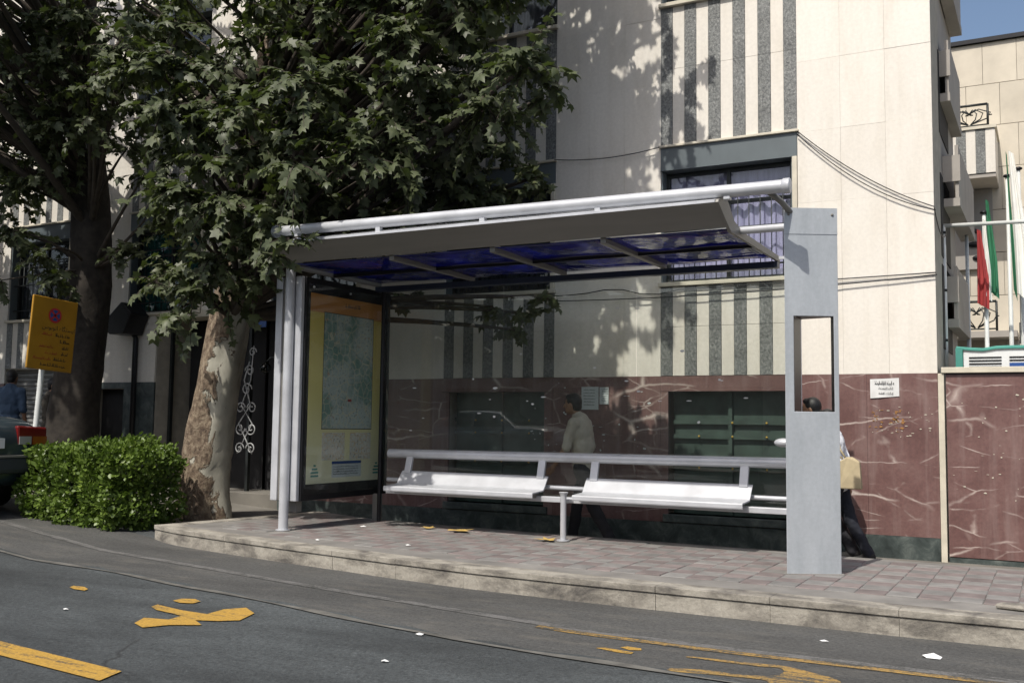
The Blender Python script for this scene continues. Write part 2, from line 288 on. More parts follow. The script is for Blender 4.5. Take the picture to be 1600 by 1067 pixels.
    for nme, c in (('red_lens', (.13, .008, .008)), ('amber_lens', (.26, .07, .01)), ('clear_lens', (.3, .3, .29))):
        MAT[nme] = basic(nme, c, .15, var=.1, bs=0)
    MAT['chrome'] = basic('chrome', (.7, .7, .7), .15, 1., var=.03, bs=0)
mk()

# ---------------------------------------------------------------- mesh helpers
class MB:
    def __init__(s): s.v = []; s.f = []
    def add(s, vs, fs):
        o = len(s.v); s.v += [tuple(x) for x in vs]; s.f += [tuple(i+o for i in f) for f in fs]; return s
    def box(s, a, b):
        x0, y0, z0 = a; x1, y1, z1 = b
        return s.add([(x0,y0,z0),(x1,y0,z0),(x1,y1,z0),(x0,y1,z0),(x0,y0,z1),(x1,y0,z1),(x1,y1,z1),(x0,y1,z1)],
                     [(0,3,2,1),(4,5,6,7),(0,1,5,4),(1,2,6,5),(2,3,7,6),(3,0,4,7)])
    def prism(s, poly, z0, z1):                     # poly in XY, counter-clockwise
        n = len(poly); return s.add([(x,y,z0) for x,y in poly]+[(x,y,z1) for x,y in poly], [tuple(range(n))[::-1], tuple(range(n,2*n))]+[(i,(i+1)%n,n+(i+1)%n,n+i) for i in range(n)])
    def extr(s, poly, axis, a, b):                  # poly of 2D points, pushed along x (yz), y (xz)
        n = len(poly); P = (lambda p, t: (t, p[0], p[1])) if axis == 'x' else (lambda p, t: (p[0], t, p[1]))
        return s.add([P(p, a) for p in poly]+[P(p, b) for p in poly], [tuple(range(n))[::-1], tuple(range(n,2*n))]+[(i,(i+1)%n,n+(i+1)%n,n+i) for i in range(n)])
    def tube(s, pts, r, n=10, caps=True):
        pts = [Vector(p) for p in pts]; k = len(pts); rs = r if hasattr(r, '__len__') else [r]*k
        o = len(s.v); prev = None
        for i, p in enumerate(pts):
            d = (pts[min(i+1,k-1)]-pts[max(i-1,0)]).normalized()
            if prev is None: u = d.orthogonal().normalized()
            else:
                u = prev - d*prev.dot(d); u = u.normalized() if u.length > 1e-6 else d.orthogonal().normalized()
            prev = u; v = d.cross(u)
            for j in range(n):
                a = 2*math.pi*j/n; s.v.append(tuple(p+(u*math.cos(a)+v*math.sin(a))*rs[i]))
        for i in range(k-1):
            for j in range(n): s.f.append((o+i*n+j, o+i*n+(j+1)%n, o+(i+1)*n+(j+1)%n, o+(i+1)*n+j))
        if caps: s.f.append(tuple(o+j for j in range(n))[::-1]); s.f.append(tuple(o+(k-1)*n+j for j in range(n)))
        return s
    def ball(s, c, r, nu=14, nv=9):
        c = Vector(c); rx, ry, rz = r if hasattr(r, '__len__') else (r, r, r); o = len(s.v)
        s.v.append((c.x, c.y, c.z+rz))
        for i in range(1, nv):
            t = math.pi*i/nv
            for j in range(nu):
                a = 2*math.pi*j/nu; s.v.append((c.x+rx*math.sin(t)*math.cos(a), c.y+ry*math.sin(t)*math.sin(a), c.z+rz*math.cos(t)))
        s.v.append((c.x, c.y, c.z-rz)); e = len(s.v)-1
        for j in range(nu): s.f.append((o, o+1+j, o+1+(j+1)%nu)); s.f.append((e, e-nu+(j+1)%nu, e-nu+j))
        for i in range(nv-2):
            for j in range(nu): a = o+1+i*nu; s.f.append((a+j, a+nu+j, a+nu+(j+1)%nu, a+(j+1)%nu))
        return s
    def cone(s, a, b, ra, rb, n=12):                # tapered capsule for bodies
        s.tube([a, b], [ra, rb], n); s.ball(a, ra, n, 8); s.ball(b, rb, n, 8); return s
    def mesh(s, name):
        me = bpy.data.meshes.new(name); me.from_pydata(s.v, [], s.f); me.update(); return me
    def build(s, name, mat, parent=None, smooth=False, bevel=0, loc=None):
        me = s.mesh(name); o = bpy.data.objects.new(name, me); COL.objects.link(o)
        me.materials.append(MAT[mat] if isinstance(mat, str) else mat)
        if smooth:
            me.polygons.foreach_set('use_smooth', [True]*len(me.polygons))
            if smooth == 'auto': 
                es = o.modifiers.new('split', 'EDGE_SPLIT'); es.split_angle = R(40)
        if bevel: b = o.modifiers.new('bevel', 'BEVEL'); b.width = bevel; b.segments = 2; b.limit_method = 'ANGLE'; b.angle_limit = R(40)
        if loc: o.location = loc
        o.parent = parent; return o
def tag(o, label=None, cat=None, group=None, kind=None):
    for k, v in (('label', label), ('category', cat), ('group', group), ('kind', kind)):
        if v: o[k] = v
    return o
def thing(name, label, cat, loc=(0,0,0), group=None):
    o = bpy.data.objects.new(name, None); COL.objects.link(o); o.location = loc; o.empty_display_size = .2
    return tag(o, label, cat, group)
def inst(name, me, parent, loc, rot=(0,0,0), scale=(1,1,1)):
    o = bpy.data.objects.new(name, me); COL.objects.link(o); o.location = loc; o.rotation_euler = rot; o.scale = scale; o.parent = parent; return o
def box(name, a, b, mat, parent=None, bevel=0): return MB().box(a, b).build(name, mat, parent, bevel=bevel)
_bm = {}
def piece(name, a, b, mat, parent):                 # alike boxes share a mesh
    d = tuple(round(b[i]-a[i], 4) for i in range(3)); k = (d, mat)
    if k not in _bm:
        me = MB().box((0,0,0), d).mesh(name); me.materials.append(MAT[mat]); _bm[k] = me
    return inst(name, _bm[k], parent, a)
def strokes(mb, x0, z0, width, h, rng, put, dots=True):
    """one word of joined script: a baseline with teeth, a bowl and dots; put(u, v) -> 3D point just proud of the sheet"""
    u = 0; t = h*.2
    def q(a, b, c, d):
        o = len(mb.v); mb.v += [put(*a), put(*b), put(*c), put(*d)]; mb.f.append((o, o+1, o+2, o+3))
    while u < width:
        wd = rng.uniform(.25, .6)*h
        q((x0+u, z0), (x0+u+wd, z0), (x0+u+wd, z0+t), (x0+u, z0+t))
        k = rng.random(); tall = h*(1. if k < .3 else .5 if k < .75 else .15)
        q((x0+u+wd-t, z0), (x0+u+wd, z0), (x0+u+wd, z0+tall), (x0+u+wd-t*.9, z0+tall))
        if dots and rng.random() < .4:
            dz = z0-h*.3 if rng.random() < .5 else z0+h*.75
            q((x0+u, dz), (x0+u+t, dz), (x0+u+t, dz+t), (x0+u, dz+t))
        u += wd + (0 if rng.random() < .8 else h*.25)

# ================================================================ THE SETTING
def gz(x): return -.185 + .055*max(0., min(-9.2-x, 12.))
def sheet(name, xs, y0, y1, dz, mat, kind='structure'):
    m = MB(); n = len(xs)
    f0 = y0 if callable(y0) else (lambda x: y0); f1 = y1 if callable(y1) else (lambda x: y1)
    m.v = [(x, f0(x), gz(x)+dz) for x in xs]+[(x, f1(x), gz(x)+dz) for x in xs]
    m.f = [(i, i+1, n+i+1, n+i) for i in range(n-1)]
    return tag(m.build(name, mat), kind=kind)
def interp(pts):
    return lambda x: float(np.interp(x, [p[0] for p in pts], [p[1] for p in pts]))
XS = [-600, -60, -21.2, -9.2, 60, 600]
sheet('road', XS, -400, 400, 0, 'asphalt')
KERB = [(-9.48, 8.64), (-8.9, 8.43), (-7.96, 8.22), (-7.1, 8.06), (-6.25, 7.92), (-5.4, 7.77), (-4.6, 7.66), (-3.7, 7.61), (-2.8, 7.585), (-1.9, 7.57), (-1.0, 7.56), (-.1, 7.57), (.8, 7.58), (1.7, 7.59), (2.6, 7.6), (3.5, 7.61)]
kerb_y = interp([(-60, 9.3), (-12, 9.1), (-9.5, 8.6)] + KERB[1:] + [(60, 7.8)])
seam_y = interp([(-60, 8.3), (-14, 7.3), (-10.2, 6.95), (-7.9, 6.68), (-5.3, 6.2), (-3.55, 5.84), (-2.45, 5.78), (-1.77, 5.72), (0, 5.6), (4, 5.3), (60, 5)])
line_y = interp([(-60, 11), (-14, 8.7), (-11.34, 8.1), (-7.49, 7.37), (-5.8, 7.04), (-4.18, 6.76), (-3.0, 6.58), (-2.06, 6.54), (-.5, 6.58), (4, 6.5), (60, 6.5)])
xf = [-60, -30, -21.2, -16, -14, -12, -10.4, -9.2] + [round(-8.9+.13*i, 2) for i in range(112)] + [10, 30, 60]
sheet('gutter', xf, lambda x: seam_y(x), lambda x: kerb_y(x)+.1, .004, 'gutter')
sheet('faded_lane_line', xf, lambda x: line_y(x)-.05, lambda x: line_y(x)+.05, .008, 'faded_white_paint')
sheet('asphalt_seam', xf, lambda x: seam_y(x)-.03+.02*math.sin(3*x), lambda x: seam_y(x)+.03+.02*math.sin(5*x+1), .0085, 'seam')
sheet('seam_crack', xf, lambda x: seam_y(x)+.03+.02*math.sin(5*x+1), lambda x: seam_y(x)+.07+.03*math.sin(9*x), .0065, 'asphalt')
xr = [round(-3.3+.3*i, 2) for i in range(26)]
sheet('yellow_edge_line', xr, lambda x: line_y(x)-.135, lambda x: line_y(x)-.055, .008, 'worn_yellow_paint')
def marking(poly, mat):
    if len(poly) > 20:
        for _ in range(1): poly = [q for i in range(len(poly)) for a, b in [(poly[i], poly[(i+1) % len(poly)])] for q in ((.75*a[0]+.25*b[0], .75*a[1]+.25*b[1]), (.25*a[0]+.75*b[0], .25*a[1]+.75*b[1]))]
    rj = random.Random(len(poly)); poly = [(x+rj.uniform(-.008, .008), y+rj.uniform(-.008, .008)) for x, y in poly] if len(poly) > 6 else poly
    m = MB(); m.add([(x, y, gz(x)+.008) for x, y in poly], [tuple(range(len(poly)))[::-1]]); return m

WORDS = [('yellow_paint', [(-5.76,5.11),(-5.86,5.29),(-5.66,5.33),(-5.69,5.48),(-6.02,5.55),(-6.16,5.62),(-6.19,5.70),(-5.87,5.63),(-5.58,5.63),(-5.62,5.83),(-5.52,5.97),(-5.32,5.83),(-5.21,5.58),(-5.32,5.47),(-5.48,5.41),(-5.32,5.31),(-5.51,5.19),(-5.60,5.04)]),
 ('yellow_paint', [(-7.43,5.88),(-7.47,5.95),(-7.34,5.96),(-7.22,5.90),(-7.19,5.84),(-7.32,5.84)]), ('yellow_paint', [(-6.22,5.89),(-6.23,5.99),(-6.13,6.04),(-6.01,5.98),(-6.00,5.89),(-6.10,5.85)]),
 ('yellow_paint', [(-2.66,6.11),(-2.61,6.15),(-2.40,6.12),(-2.40,6.07),(-2.50,6.07)]), ('yellow_paint', [(-2.53,6.21),(-2.50,6.26),(-2.40,6.25),(-2.38,6.20),(-2.45,6.17)]),
 ('worn_yellow_paint', [(-2.10,6.18),(-2.02,6.22),(-1.64,6.23),(-1.50,6.27),(-1.32,6.20),(-1.15,6.11),(-1.11,6.03),(-1.08,5.79),(-1.32,5.64),(-1.48,5.81),(-1.49,5.87),(-1.62,5.86),(-1.84,5.82),(-2.02,5.76),(-2.07,5.81),(-2.06,5.86),(-1.86,5.91),(-1.63,5.91),(-1.51,5.95),(-1.45,6.05),(-1.46,6.14),(-1.48,6.21),(-1.62,6.17),(-2.00,6.16)]),
 ('yellow_paint', [(-8.2,4.27),(-5.667,4.016),(-4.668,3.915),(-4.736,4.124),(-6.018,4.26),(-8.2,4.5)])]
for mname, poly in WORDS:
    tag(marking(poly, mname).build('road_marking', mname), kind='structure')
sheet('walkway', XS[1:5], 9.7, 12.6, .005, 'walkway')
sheet('courtyard', [-1.0, 40], 12.2, 40, .006, 'walkway')
sheet('far_pavement', XS[1:5], -40, -7.6, .13, 'walkway')
# ---- raised boarding platform: slab, pavers, kerb
PLAT_BACK = [(3.5, 10.35), (-.3, 10.386), (-1.02, 10.40), (-2.45, 10.464), (-4.07, 10.55), (-5.71, 10.62), (-7.85, 10.82), (-9.12, 11.25)]
poly = [(x, y+.22) for x, y in KERB] + PLAT_BACK
poly[0] = (-9.26, 8.72)
plat = tag(MB().prism(poly, -.3, -.006).build('boarding_platform', 'bed'), kind='structure')
random.seed(2)
back_y = interp(sorted(PLAT_BACK))
T = .225
tiles = []
for i in range(-60, 26):
    for j in range(0, 24):
        x, y = i*T+.06, 7.62+j*T
        if x-T/2 < -8.95 or x+T/2 > 3.4: continue
        if y-T/2 < max(kerb_y(x-T/2), kerb_y(x+T/2))+.46 or y+T/2 > min(back_y(x-T/2), back_y(x+T/2))-.10: continue
        if math.hypot(x+7.86, y-9.07) < .14 or (abs(x+4.73) < .16 and abs(y-9.97) < .16) : continue
        tiles.append((x, y, (i+j) % 2))
fwd = (fw.x, fw.y)
def near(t):
    x, y = t[0], t[1]; z = x*fw.x+y*fw.y; px = 800+1572*(x*rt.x+y*rt.y)/max(z, .1)
    return (0 if -20 < px < 1620 else 1000) + math.hypot(x, y)
tiles.sort(key=near)
def tile_mesh(mat):
    h = T/2-.002; b = .005; m = MB()
    m.v = [(-h,-h,-.03),(h,-h,-.03),(h,h,-.03),(-h,h,-.03),(-h,-h,-.005),(h,-h,-.005),(h,h,-.005),(-h,h,-.005),(-h+b,-h+b,0),(h-b,-h+b,0),(h-b,h-b,0),(-h+b,h-b,0)]
    m.f = [(8,9,10,11)]+[(4+i,4+(i+1)%4,8+(i+1)%4,8+i) for i in range(4)]+[(i,(i+1)%4,4+(i+1)%4,4+i) for i in range(4)]
    me = m.mesh('paver'); me.materials.append(MAT[mat]); return m, me
tm = {0: tile_mesh('tile_grey'), 1: tile_mesh('tile_red')}
rest = {0: MB(), 1: MB()}
for k, (x, y, c) in enumerate(tiles):
    z = random.uniform(-.001, .004)
    if k < 300: inst('paver', tm[c][1], plat, (x, y, z), (random.uniform(-.008, .008), random.uniform(-.008, .008), random.uniform(-.012, .012)))
    else: rest[c].add([(a+x, b+y, d+z) for a, b, d in tm[c][0].v], tm[c][0].f)
for c, n in ((0, 'tile_grey'), (1, 'tile_red')):
    if rest[c].v: tag(rest[c].build('paver_field', n, plat), kind='stuff')
kb = tag(MB().prism([(x, y+.03) for x, y in KERB]+[(x, y+.12) for x, y in KERB[::-1]], -.3, -.02).build('kerb', 'mortar'), kind='structure')
for i in range(len(KERB)-1):
    (x0, y0), (x1, y1) = KERB[i], KERB[i+1]
    d = Vector((x1-x0, y1-y0)); L_ = d.length; d.normalize(); n = Vector((-d.y, d.x)); g = .001
    jz = random.uniform(-.002, .002); jy = random.uniform(-.003, .003)
    def q(t, u): return (x0+d.x*t+n.x*(u+jy), y0+d.y*t+n.y*(u+jy))
    MB().prism([q(g, .012), q(L_-g, .012), q(L_-g, .2), q(g, .2)], -.3, -.052+jz).build('kerbstone', 'kerb', kb, bevel=.003)
    MB().prism([q(g, 0), q(L_-g, 0), q(L_-g, .235), q(g, .235)], -.048+jz, .004+jz).build('kerb_cap', 'kerb', kb, bevel=.005)
# left end of the platform: cap stones running back to the walkway
for i in range(3):
    a, b = (-9.48+.12*i, 8.66+.87*i), (-9.48+.12*(i+1), 8.66+.87*(i+1)-.006)
    MB().prism([a, (a[0]+.22, a[1]-.03), (b[0]+.22, b[1]-.03), b], -.3, .002).build('kerbstone', 'kerb', kb, bevel=.01)
# a broken lump of kerb lying on the paving at the right
lump = MB(); lump.prism([(-.42, 8.02), (-.1, 7.96), (.5, 7.98), (.52, 8.13), (.05, 8.15), (-.38, 8.13)], .0, .035)
tag(lump.build('broken_stone', 'kerb', bevel=.015), 'broken strip of dirty stone lying on paving near right kerb', 'stone')

# ================================================================ MAIN BUILDING
bld = thing('office_building', 'cream stone office building with dark granite stripes and red marble base', 'building', (-9, 12, -.2))
bld_parts = []
def BP(o): o.parent = bld; o.matrix_parent_inverse = Matrix.Translation((9, -12, .2)); return o
def bpiece(name, a, b, mat): return BP(piece(name, a, b, mat, None))
def bbox_(name, a, b, mat, bevel=0): return BP(box(name, a, b, mat, None, bevel))
Y0 = 12.0
TOPZ, GT, PT = 10.4, 1.873, .07
ROWS = [GT, 2.96, 3.91, 4.772, 5.635, 6.5, 7.36]
BAYS = [(-4.36, -2.64), (-7.58, -5.85), (-10.8, -9.07), (-14.02, -12.29), (-17.24, -15.51), (-20.46, -18.73)]
PIERS = [(-2.64, -1.14), (-5.85, -4.36), (-9.07, -7.58), (-12.29, -10.8), (-15.51, -14.02), (-18.73, -17.24), (-23, -20.46)]
LOWZ = {i: GT for i in range(7)}
# backing masonry
core = MB()
for a, b in PIERS: core.box((a-.0005, Y0+.032, 3.04 if -13 < a < -10 or -16 < a < -14 else -.25), (b+.0005, Y0+.9, TOPZ))
for i, (a, b) in enumerate(BAYS):
    core.box((a, Y0+.034, 4.5), (b, Y0+.88, 6.63)); core.box((a, Y0+.034, 8.12), (b, Y0+.88, TOPZ))
    if i < 2: core.box((a, Y0+.034, 1.69), (b, Y0+.88, 3.0)); core.box((a, Y0+.034, -.25), (b, Y0+.88, .17))
core.box((-11.0, Y0+.036, -.25), (-9.07, Y0+.87, 3.0)) if False else None
core.box((-10.55, Y0+.036, -.25), (-9.07, Y0+.87, 3.0)); core.box((-14.03, Y0+.036, -.25), (-13.3, Y0+.87, 3.0)); core.box((-14.85, Y0+.036, 1.76), (-14.03, Y0+.87, 3.04)); core.box((-15.51, Y0+.036, -.25), (-14.85, Y0+.87, 3.04))
core.box((-17.24, Y0+.036, 2.13), (-15.51, Y0+.87, 3.0)); core.box((-20.46, Y0+.036, -.25), (-18.73, Y0+.87, 3.0)); core.box((-14.0, Y0+.5, 2.98), (-10.5, Y0+.88, 3.05))
BP(core.build('masonry', 'mortar'))
bbox_('interior', (-23, Y0+.9, -.25), (-1.16, Y0+1.0, TOPZ), 'dark')
bbox_('side_wall', (-1.172, Y0+.033, -.25), (-1.143, 14.75, TOPZ), 'side_wall')
bbox_('roof', (-23, Y0-.05, TOPZ), (-1.0, 14.8, TOPZ+.25), 'sill')
g = .0009
def clad(x0, x1, zs, cols, mat='cream', name='cladding_panel', y=Y0, th=.03):
    wd = (x1-x0)/cols
    for k in range(len(zs)-1):
        for c in range(cols):
            bpiece(name, (x0+c*wd+g, y+random.choice((0, .0015, .003)), zs[k]+g), (x0+(c+1)*wd-g, y+th, zs[k+1]-g), mat)
for i, (a, b) in enumerate(PIERS):
    zs = ROWS if i < 3 or i > 4 else [3.04]+ROWS[2:]
    clad(a, b, zs, 3 if b-a < 2 else 5)
    bbox_('upper_cladding', (a+g, Y0, 7.36+g), (b-g, Y0+.03, TOPZ-.002), 'cream')
    if i in (0, 1, 2, 5, 6):
        clad(a, b, [PT, GT], 2 if b-a < 2 else 4, 'marble', 'marble_panel'); clad(a, b, [-.24, PT], 2, 'plinth', 'plinth_stone')
def stripes(a, b, z0, z1, split=True):
    n = 11; wd = (b-a)/n
    for k in range(n):
        dark = k % 2 == 0
        zz = [z0, z1] if not split else [z0, z0+(z1-z0)*.55, z1]
        for s_ in range(len(zz)-1):
            yy = Y0+(.002 if dark else .008)
            bpiece('granite_stripe' if dark else 'cream_stripe', (a+k*wd+.002, yy, zz[s_]+.002), (a+(k+1)*wd-.002, Y0+.031, zz[s_+1]-.002), 'granite' if dark else 'cream')
def window(a, b, z0, z1, curtain, bars=True, split=.32):
    """recessed window: reveal, frame, panes, curtain, iron bars"""
    e = bpy.data.objects.new('window', None); COL.objects.link(e); e.location = (a, Y0, z0); BP(e)
    def ch(mb, name, mat, smooth=False):
        o = mb.build(name, mat, None, smooth); o.parent = e; o.matrix_parent_inverse = e.matrix_parent_inverse.copy() if False else Matrix.Identity(4); o.location = (-a, -Y0, -z0); return o
    yb = Y0+.2
    fr = MB(); t = .045
    for x in (a+.02, (a+b)/2-t/2, b-.02-t): fr.box((x, yb-.03, z0+.01), (x+t, yb+.02, z1-.01))
    zz = z0+(z1-z0)*(1-split)
    for z in (z0+.01, zz, z1-.01-t): fr.box((a+.02, yb-.028, z), (b-.02, yb+.018, z+t))
    ch(fr, 'frame', 'iron')
    for x0, x1 in ((a+.065, (a+b)/2-.024), ((a+b)/2+.024, b-.066)):
        for q0, q1 in ((z0+.056, zz-.001), (zz+.046, z1-.056)):
            ch(MB().box((x0, yb-.004, q0), (x1, yb+.004, q1)), 'pane', 'window_glass')
    cu = MB(); n = 48
    for k in range(n+1):
        x = a+.03+(b-a-.06)*k/n; y = yb+.07+.024*math.sin(k*1.35)+.012*math.sin(k*.5); cu.v += [(x, y, z0+.02), (x, y+.01, z1-.02)]
    cu.f = [(2*k, 2*k+2, 2*k+3, 2*k+1) for k in range(n)]; ch(cu, 'curtain', curtain, True)
    ch(MB().box((a+.001, Y0+.03, z0-.0), (a+.02, Y0+.45, z1)), 'reveal', 'slate'); ch(MB().box((b-.02, Y0+.03, z0), (b-.001, Y0+.45, z1)), 'reveal', 'slate')
    if bars:
        ba = MB(); nb = 12
        for k in range(1, nb): x = a+(b-a)*k/nb; ba.tube([(x, Y0+.1, z0), (x, Y0+.1, z0+(z1-z0)*.78)], .007, 6)
        for f in (.12, .45, .75): z = z0+(z1-z0)*f; ba.box((a+.02, Y0+.092, z), (b-.02, Y0+.108, z+.02))
        ch(ba, 'grille', 'iron', True)
for i, (a, b) in enumerate(BAYS):
    if i < 2 or i == 5: stripes(a, b, GT+.004, 2.995)
    elif i == 2: stripes(-10.55, b, GT+.004, 2.995)
    elif i == 4: stripes(a, b, 2.15, 2.995, False)
    stripes(a, b, 4.815, 6.62); stripes(a, b, 8.43, TOPZ-.02, False)
    for z in (2.998, 6.623): bbox_('window_sill', (a-.02, Y0-.055, z), (b+.02, Y0+.34, z+.05), 'sill', .006)
    for z in (4.782, 8.4): bbox_('lintel_ledge', (a-.02, Y0-.045, z), (b+.02, Y0+.03, z+.03), 'sill', .005)
    for z in (4.487, 8.105): bbox_('lintel_panel', (a+.003, Y0-.01, z), (b-.003, Y0+.36, z+.292), 'slate')
    bbox_('window_trim', (b-.06, Y0-.03, 3.05), (b-.002, Y0+.029, 4.485), 'sill', .004)
    cur = ['curtain', 'dark_curtain', 'dark_curtain', 'teal_curtain', 'dark_curtain', 'dark_curtain'][i]
    window(a, b-.062, 3.05, 4.485, cur); window(a, b, 6.675, 8.1, 'dark_curtain', False)
# basement windows with green metal shutters behind bars
for i in (0, 1):
    a, b = BAYS[i]; a2, b2 = a+.1, b-.14
    bpiece('marble_panel', (a+g, Y0+.001, 1.685), (b-g, Y0+.03, GT-g), 'marble')
    bpiece('marble_panel', (a+g, Y0+.001, PT+g), (a2, Y0+.03, 1.68), 'marble'); bpiece('marble_panel', (b2, Y0+.001, PT+g), (b-g, Y0+.03, 1.68), 'marble')
    bpiece('plinth_stone', (a+g, Y0+.0015, -.24), ((a+b)/2-g, Y0+.03, PT-.005), 'plinth'); bpiece('plinth_stone', ((a+b)/2+g, Y0+.0015, -.24), (b-g, Y0+.03, PT-.005), 'plinth')
    bbox_('basement_sill', (a2-.06, Y0-.03, .075), (b2+.06, Y0+.3, .17), 'plinth', .006)
    bbox_('shutter_panel', (a2+.001, Y0+.22, .171), (b2-.001, Y0+.25, 1.684), 'green_metal')
    gr = MB()
    for z in (.3, .72, 1.1, 1.28): gr.box((a2+.002, Y0+.17, z), (b2-.002, Y0+.218, z+.05))
    for k in (1,): x = a2+.1+k*(b2-a2-.25)/2; gr.box((x, Y0+.16, .172), (x+.05, Y0+.217, 1.683))
    BP(gr.build('shutter_frame', 'green_metal'))
    for k in range(3):
        for z in (1.13, 1.3, .74): x = a2+.35+k*.42; BP(MB().ball((x, Y0+.15, z), .014, 8, 6).build('bolt', 'brass', smooth=True))
# entrance side
clad(-10.55, -9.07, [PT, GT], 2, 'marble', 'marble_panel'); clad(-10.55, -9.07, [-.24, PT], 2, 'plinth', 'plinth_stone')
clad(-14.03, -13.3, [-.24, .9, GT], 1, 'plinth', 'plinth_stone'); clad(-15.51, -14.85, [-.24, .9, GT], 1, 'plinth', 'plinth_stone'); clad(-14.85, -14.03, [1.765, GT], 1, 'plinth', 'plinth_stone')
clad(-15.51, -13.3, [GT, 3.04], 3); clad(-20.46, -18.73, [-.24, GT], 2, 'marble', 'marble_panel')
bbox_('back_door', (-14.85, Y0+.25, -.2), (-14.03, Y0+.3, 1.76), 'dark')
sh = MB()
for k in range(26): z = -.05+k*.085; sh.extr([(Y0+.2, z), (Y0+.175, z+.03), (Y0+.175, z+.06), (Y0+.2, z+.083)], 'x', -17.2, -15.55)
BP(sh.build('roller_shutter', 'shutter'))
ent = MB(); ent.box((-13.3, 12.95, -.2), (-10.55, 13.05, 3.0)); BP(ent.build('entrance_back', 'dark'))
bbox_('entrance_step', (-13.28, Y0+.05, -.22), (-10.57, Y0+.86, .12), 'walkway', .01)
bbox_('entrance_lintel', (-13.32, Y0-.02, 2.93), (-10.53, Y0+.5, 3.045), 'sill', .006)
for x in (-13.28, -12.4, -11.5, -10.62): bbox_('door_post', (x, Y0+.3, .12), (x+.05, Y0+.36, 2.93), 'iron')
for x in (-12.4, -11.5): bbox_('door_leaf', (x+.05, Y0+.72, .12), (x+.885, Y0+.74, 2.93), 'dark')
bbox_('door_leaf', (-13.23, Y0+.72, .12), (-12.4, Y0+.74, 2.93), 'dark')
def scroll(c, r, turns, sgn, start):
    pts = []
    for k in range(26):
        t = k/25; a = start+sgn*turns*2*math.pi*t; q = r*(1-.82*t); pts.append((c[0]+q*math.cos(a), c[1], c[2]+q*math.sin(a)))
    return pts
for (x, z, r, sg, st) in [(-11.62, .80, .10, 1, 0), (-11.38, .80, .10, -1, math.pi), (-11.62, 1.12, .11, -1, 0), (-11.38, 1.12, .11, 1, math.pi), (-11.62, 1.45, .10, 1, 0), (-11.38, 1.45, .10, -1, math.pi), (-11.5, 1.75, .11, 1, 0), (-11.45, 2.05, .1, -1, math.pi), (-11.4, 2.35, .08, 1, 0)]:
    BP(MB().tube(scroll((x, Y0+.28, z), r, 1.4, sg, st), .011, 6).build('door_scroll', 'white_iron', smooth=True))
BP(MB().tube([(-11.66, Y0+.28, .72), (-11.52, Y0+.28, .95), (-11.36, Y0+.28, 1.2), (-11.6, Y0+.28, 1.5), (-11.42, Y0+.28, 1.9), (-11.38, Y0+.28, 2.45)], .011, 6).build('door_scroll', 'white_iron', smooth=True))
BP(MB().tube([(-11.34, Y0+.27, .72), (-11.48, Y0+.27, .95), (-11.64, Y0+.27, 1.2), (-11.4, Y0+.27, 1.5), (-11.55, Y0+.27, 1.9), (-11.45, Y0+.27, 2.2)], .011, 6).build('door_scroll', 'white_iron', smooth=True))
BP(MB().tube([(-13.72, Y0-.06, -.1), (-13.72, Y0-.06, 2.62), (-13.78, Y0-.1, 2.72), (-13.9, Y0-.12, 2.85)], .045, 10).build('downpipe', 'black_metal', smooth=True))
BP(MB().extr([(-14.2, 2.8), (-13.95, 2.66), (-13.6, 2.66), (-13.45, 3.0), (-13.7, 3.2)], 'y', Y0-.42, Y0-.02).build('hopper_head', 'black_metal', bevel=.02))
# side balconies round the corner
for k, (z, y0, y1, pr) in enumerate([(2.5, 13.3, 15.2, -.12), (3.95, 13.1, 15.7, -.06), (5.2, 12.9, 14.6, -.13), (6.6, 13.0, 14.6, -.10)]):
    b_ = bbox_('balcony', (-1.14, y0, z), (-1.14+.25+pr, y1, z+.1), 'side_wall'); bbox_('balcony_front', (-1.14+.2+pr, y0+.002, z+.102), (-1.14+.24+pr, y1-.002, z+.75), 'side_wall')
    bbox_('balcony_cheek', (-1.139, y0-.03, z+.3), (-1.14+.26+pr, y0-.002, z+.62), 'side_wall')
for z in (2.2, 3.3, 4.8, 6.6): bbox_('side_window', (-1.1405, 12.75, z), (-1.132, 13.9, z+1.0), 'dark')

# ================================================================ BUS SHELTER
shel = thing('bus_shelter', 'silver bus shelter with blue roof sheets, benches, glass back and map case', 'bus shelter')
def SP(mb, name, mat, smooth=False, bevel=0, parent=None): return mb.build(name, mat, parent or shel, smooth, bevel)
SP(MB().tube([(-7.87, 9.07, 0), (-7.87, 9.07, 3.04)], .056, 20), 'post', 'silver', 'auto')
SP(MB().tube([(-7.87, 9.07, 0.0), (-7.87, 9.07, .012)], .085, 20), 'base_plate', 'silver', 'auto')
# roof
XL, XR = -7.68, -2.53
prof = [(8.745, 3.035), (8.41, 3.20), (8.41, 3.214), (8.645, 3.282), (8.70, 3.27), (8.775, 3.06)]
roof = SP(MB().extr(prof, 'x', XR-.03, XL), 'fascia', 'fascia', bevel=.004)
SP(MB().extr([(8.402, 3.196), (8.402, 3.218), (8.412, 3.222), (8.645, 3.29), (8.648, 3.284), (8.413, 3.2155), (8.4095, 3.196)], 'x', XR-.03, XL), 'fascia_lip', 'silver')
RIB = [XR, -3.77, -4.99, -6.23, XL+.03]
endp = [(8.405, 3.195), (8.42, 3.225), (8.65, 3.292), (8.74, 3.24), (8.9, 3.12), (9.2, 3.07), (10.62, 3.055), (10.62, 2.995), (8.80, 3.0), (8.72, 3.035)]
for x in (XR-.028, XL-.03): SP(MB().extr(endp, 'x', x+.03, x), 'end_plate', 'fascia', bevel=.003)
for x in RIB[1:4]: SP(MB().box((x-.03, 8.78, 2.985), (x+.03, 10.5, 3.06)), 'rafter', 'fascia', bevel=.004)
SP(MB().box((XL+.001, 9.62, 2.992), (XR-.03, 9.645, 3.05)), 'purlin', 'black_metal')
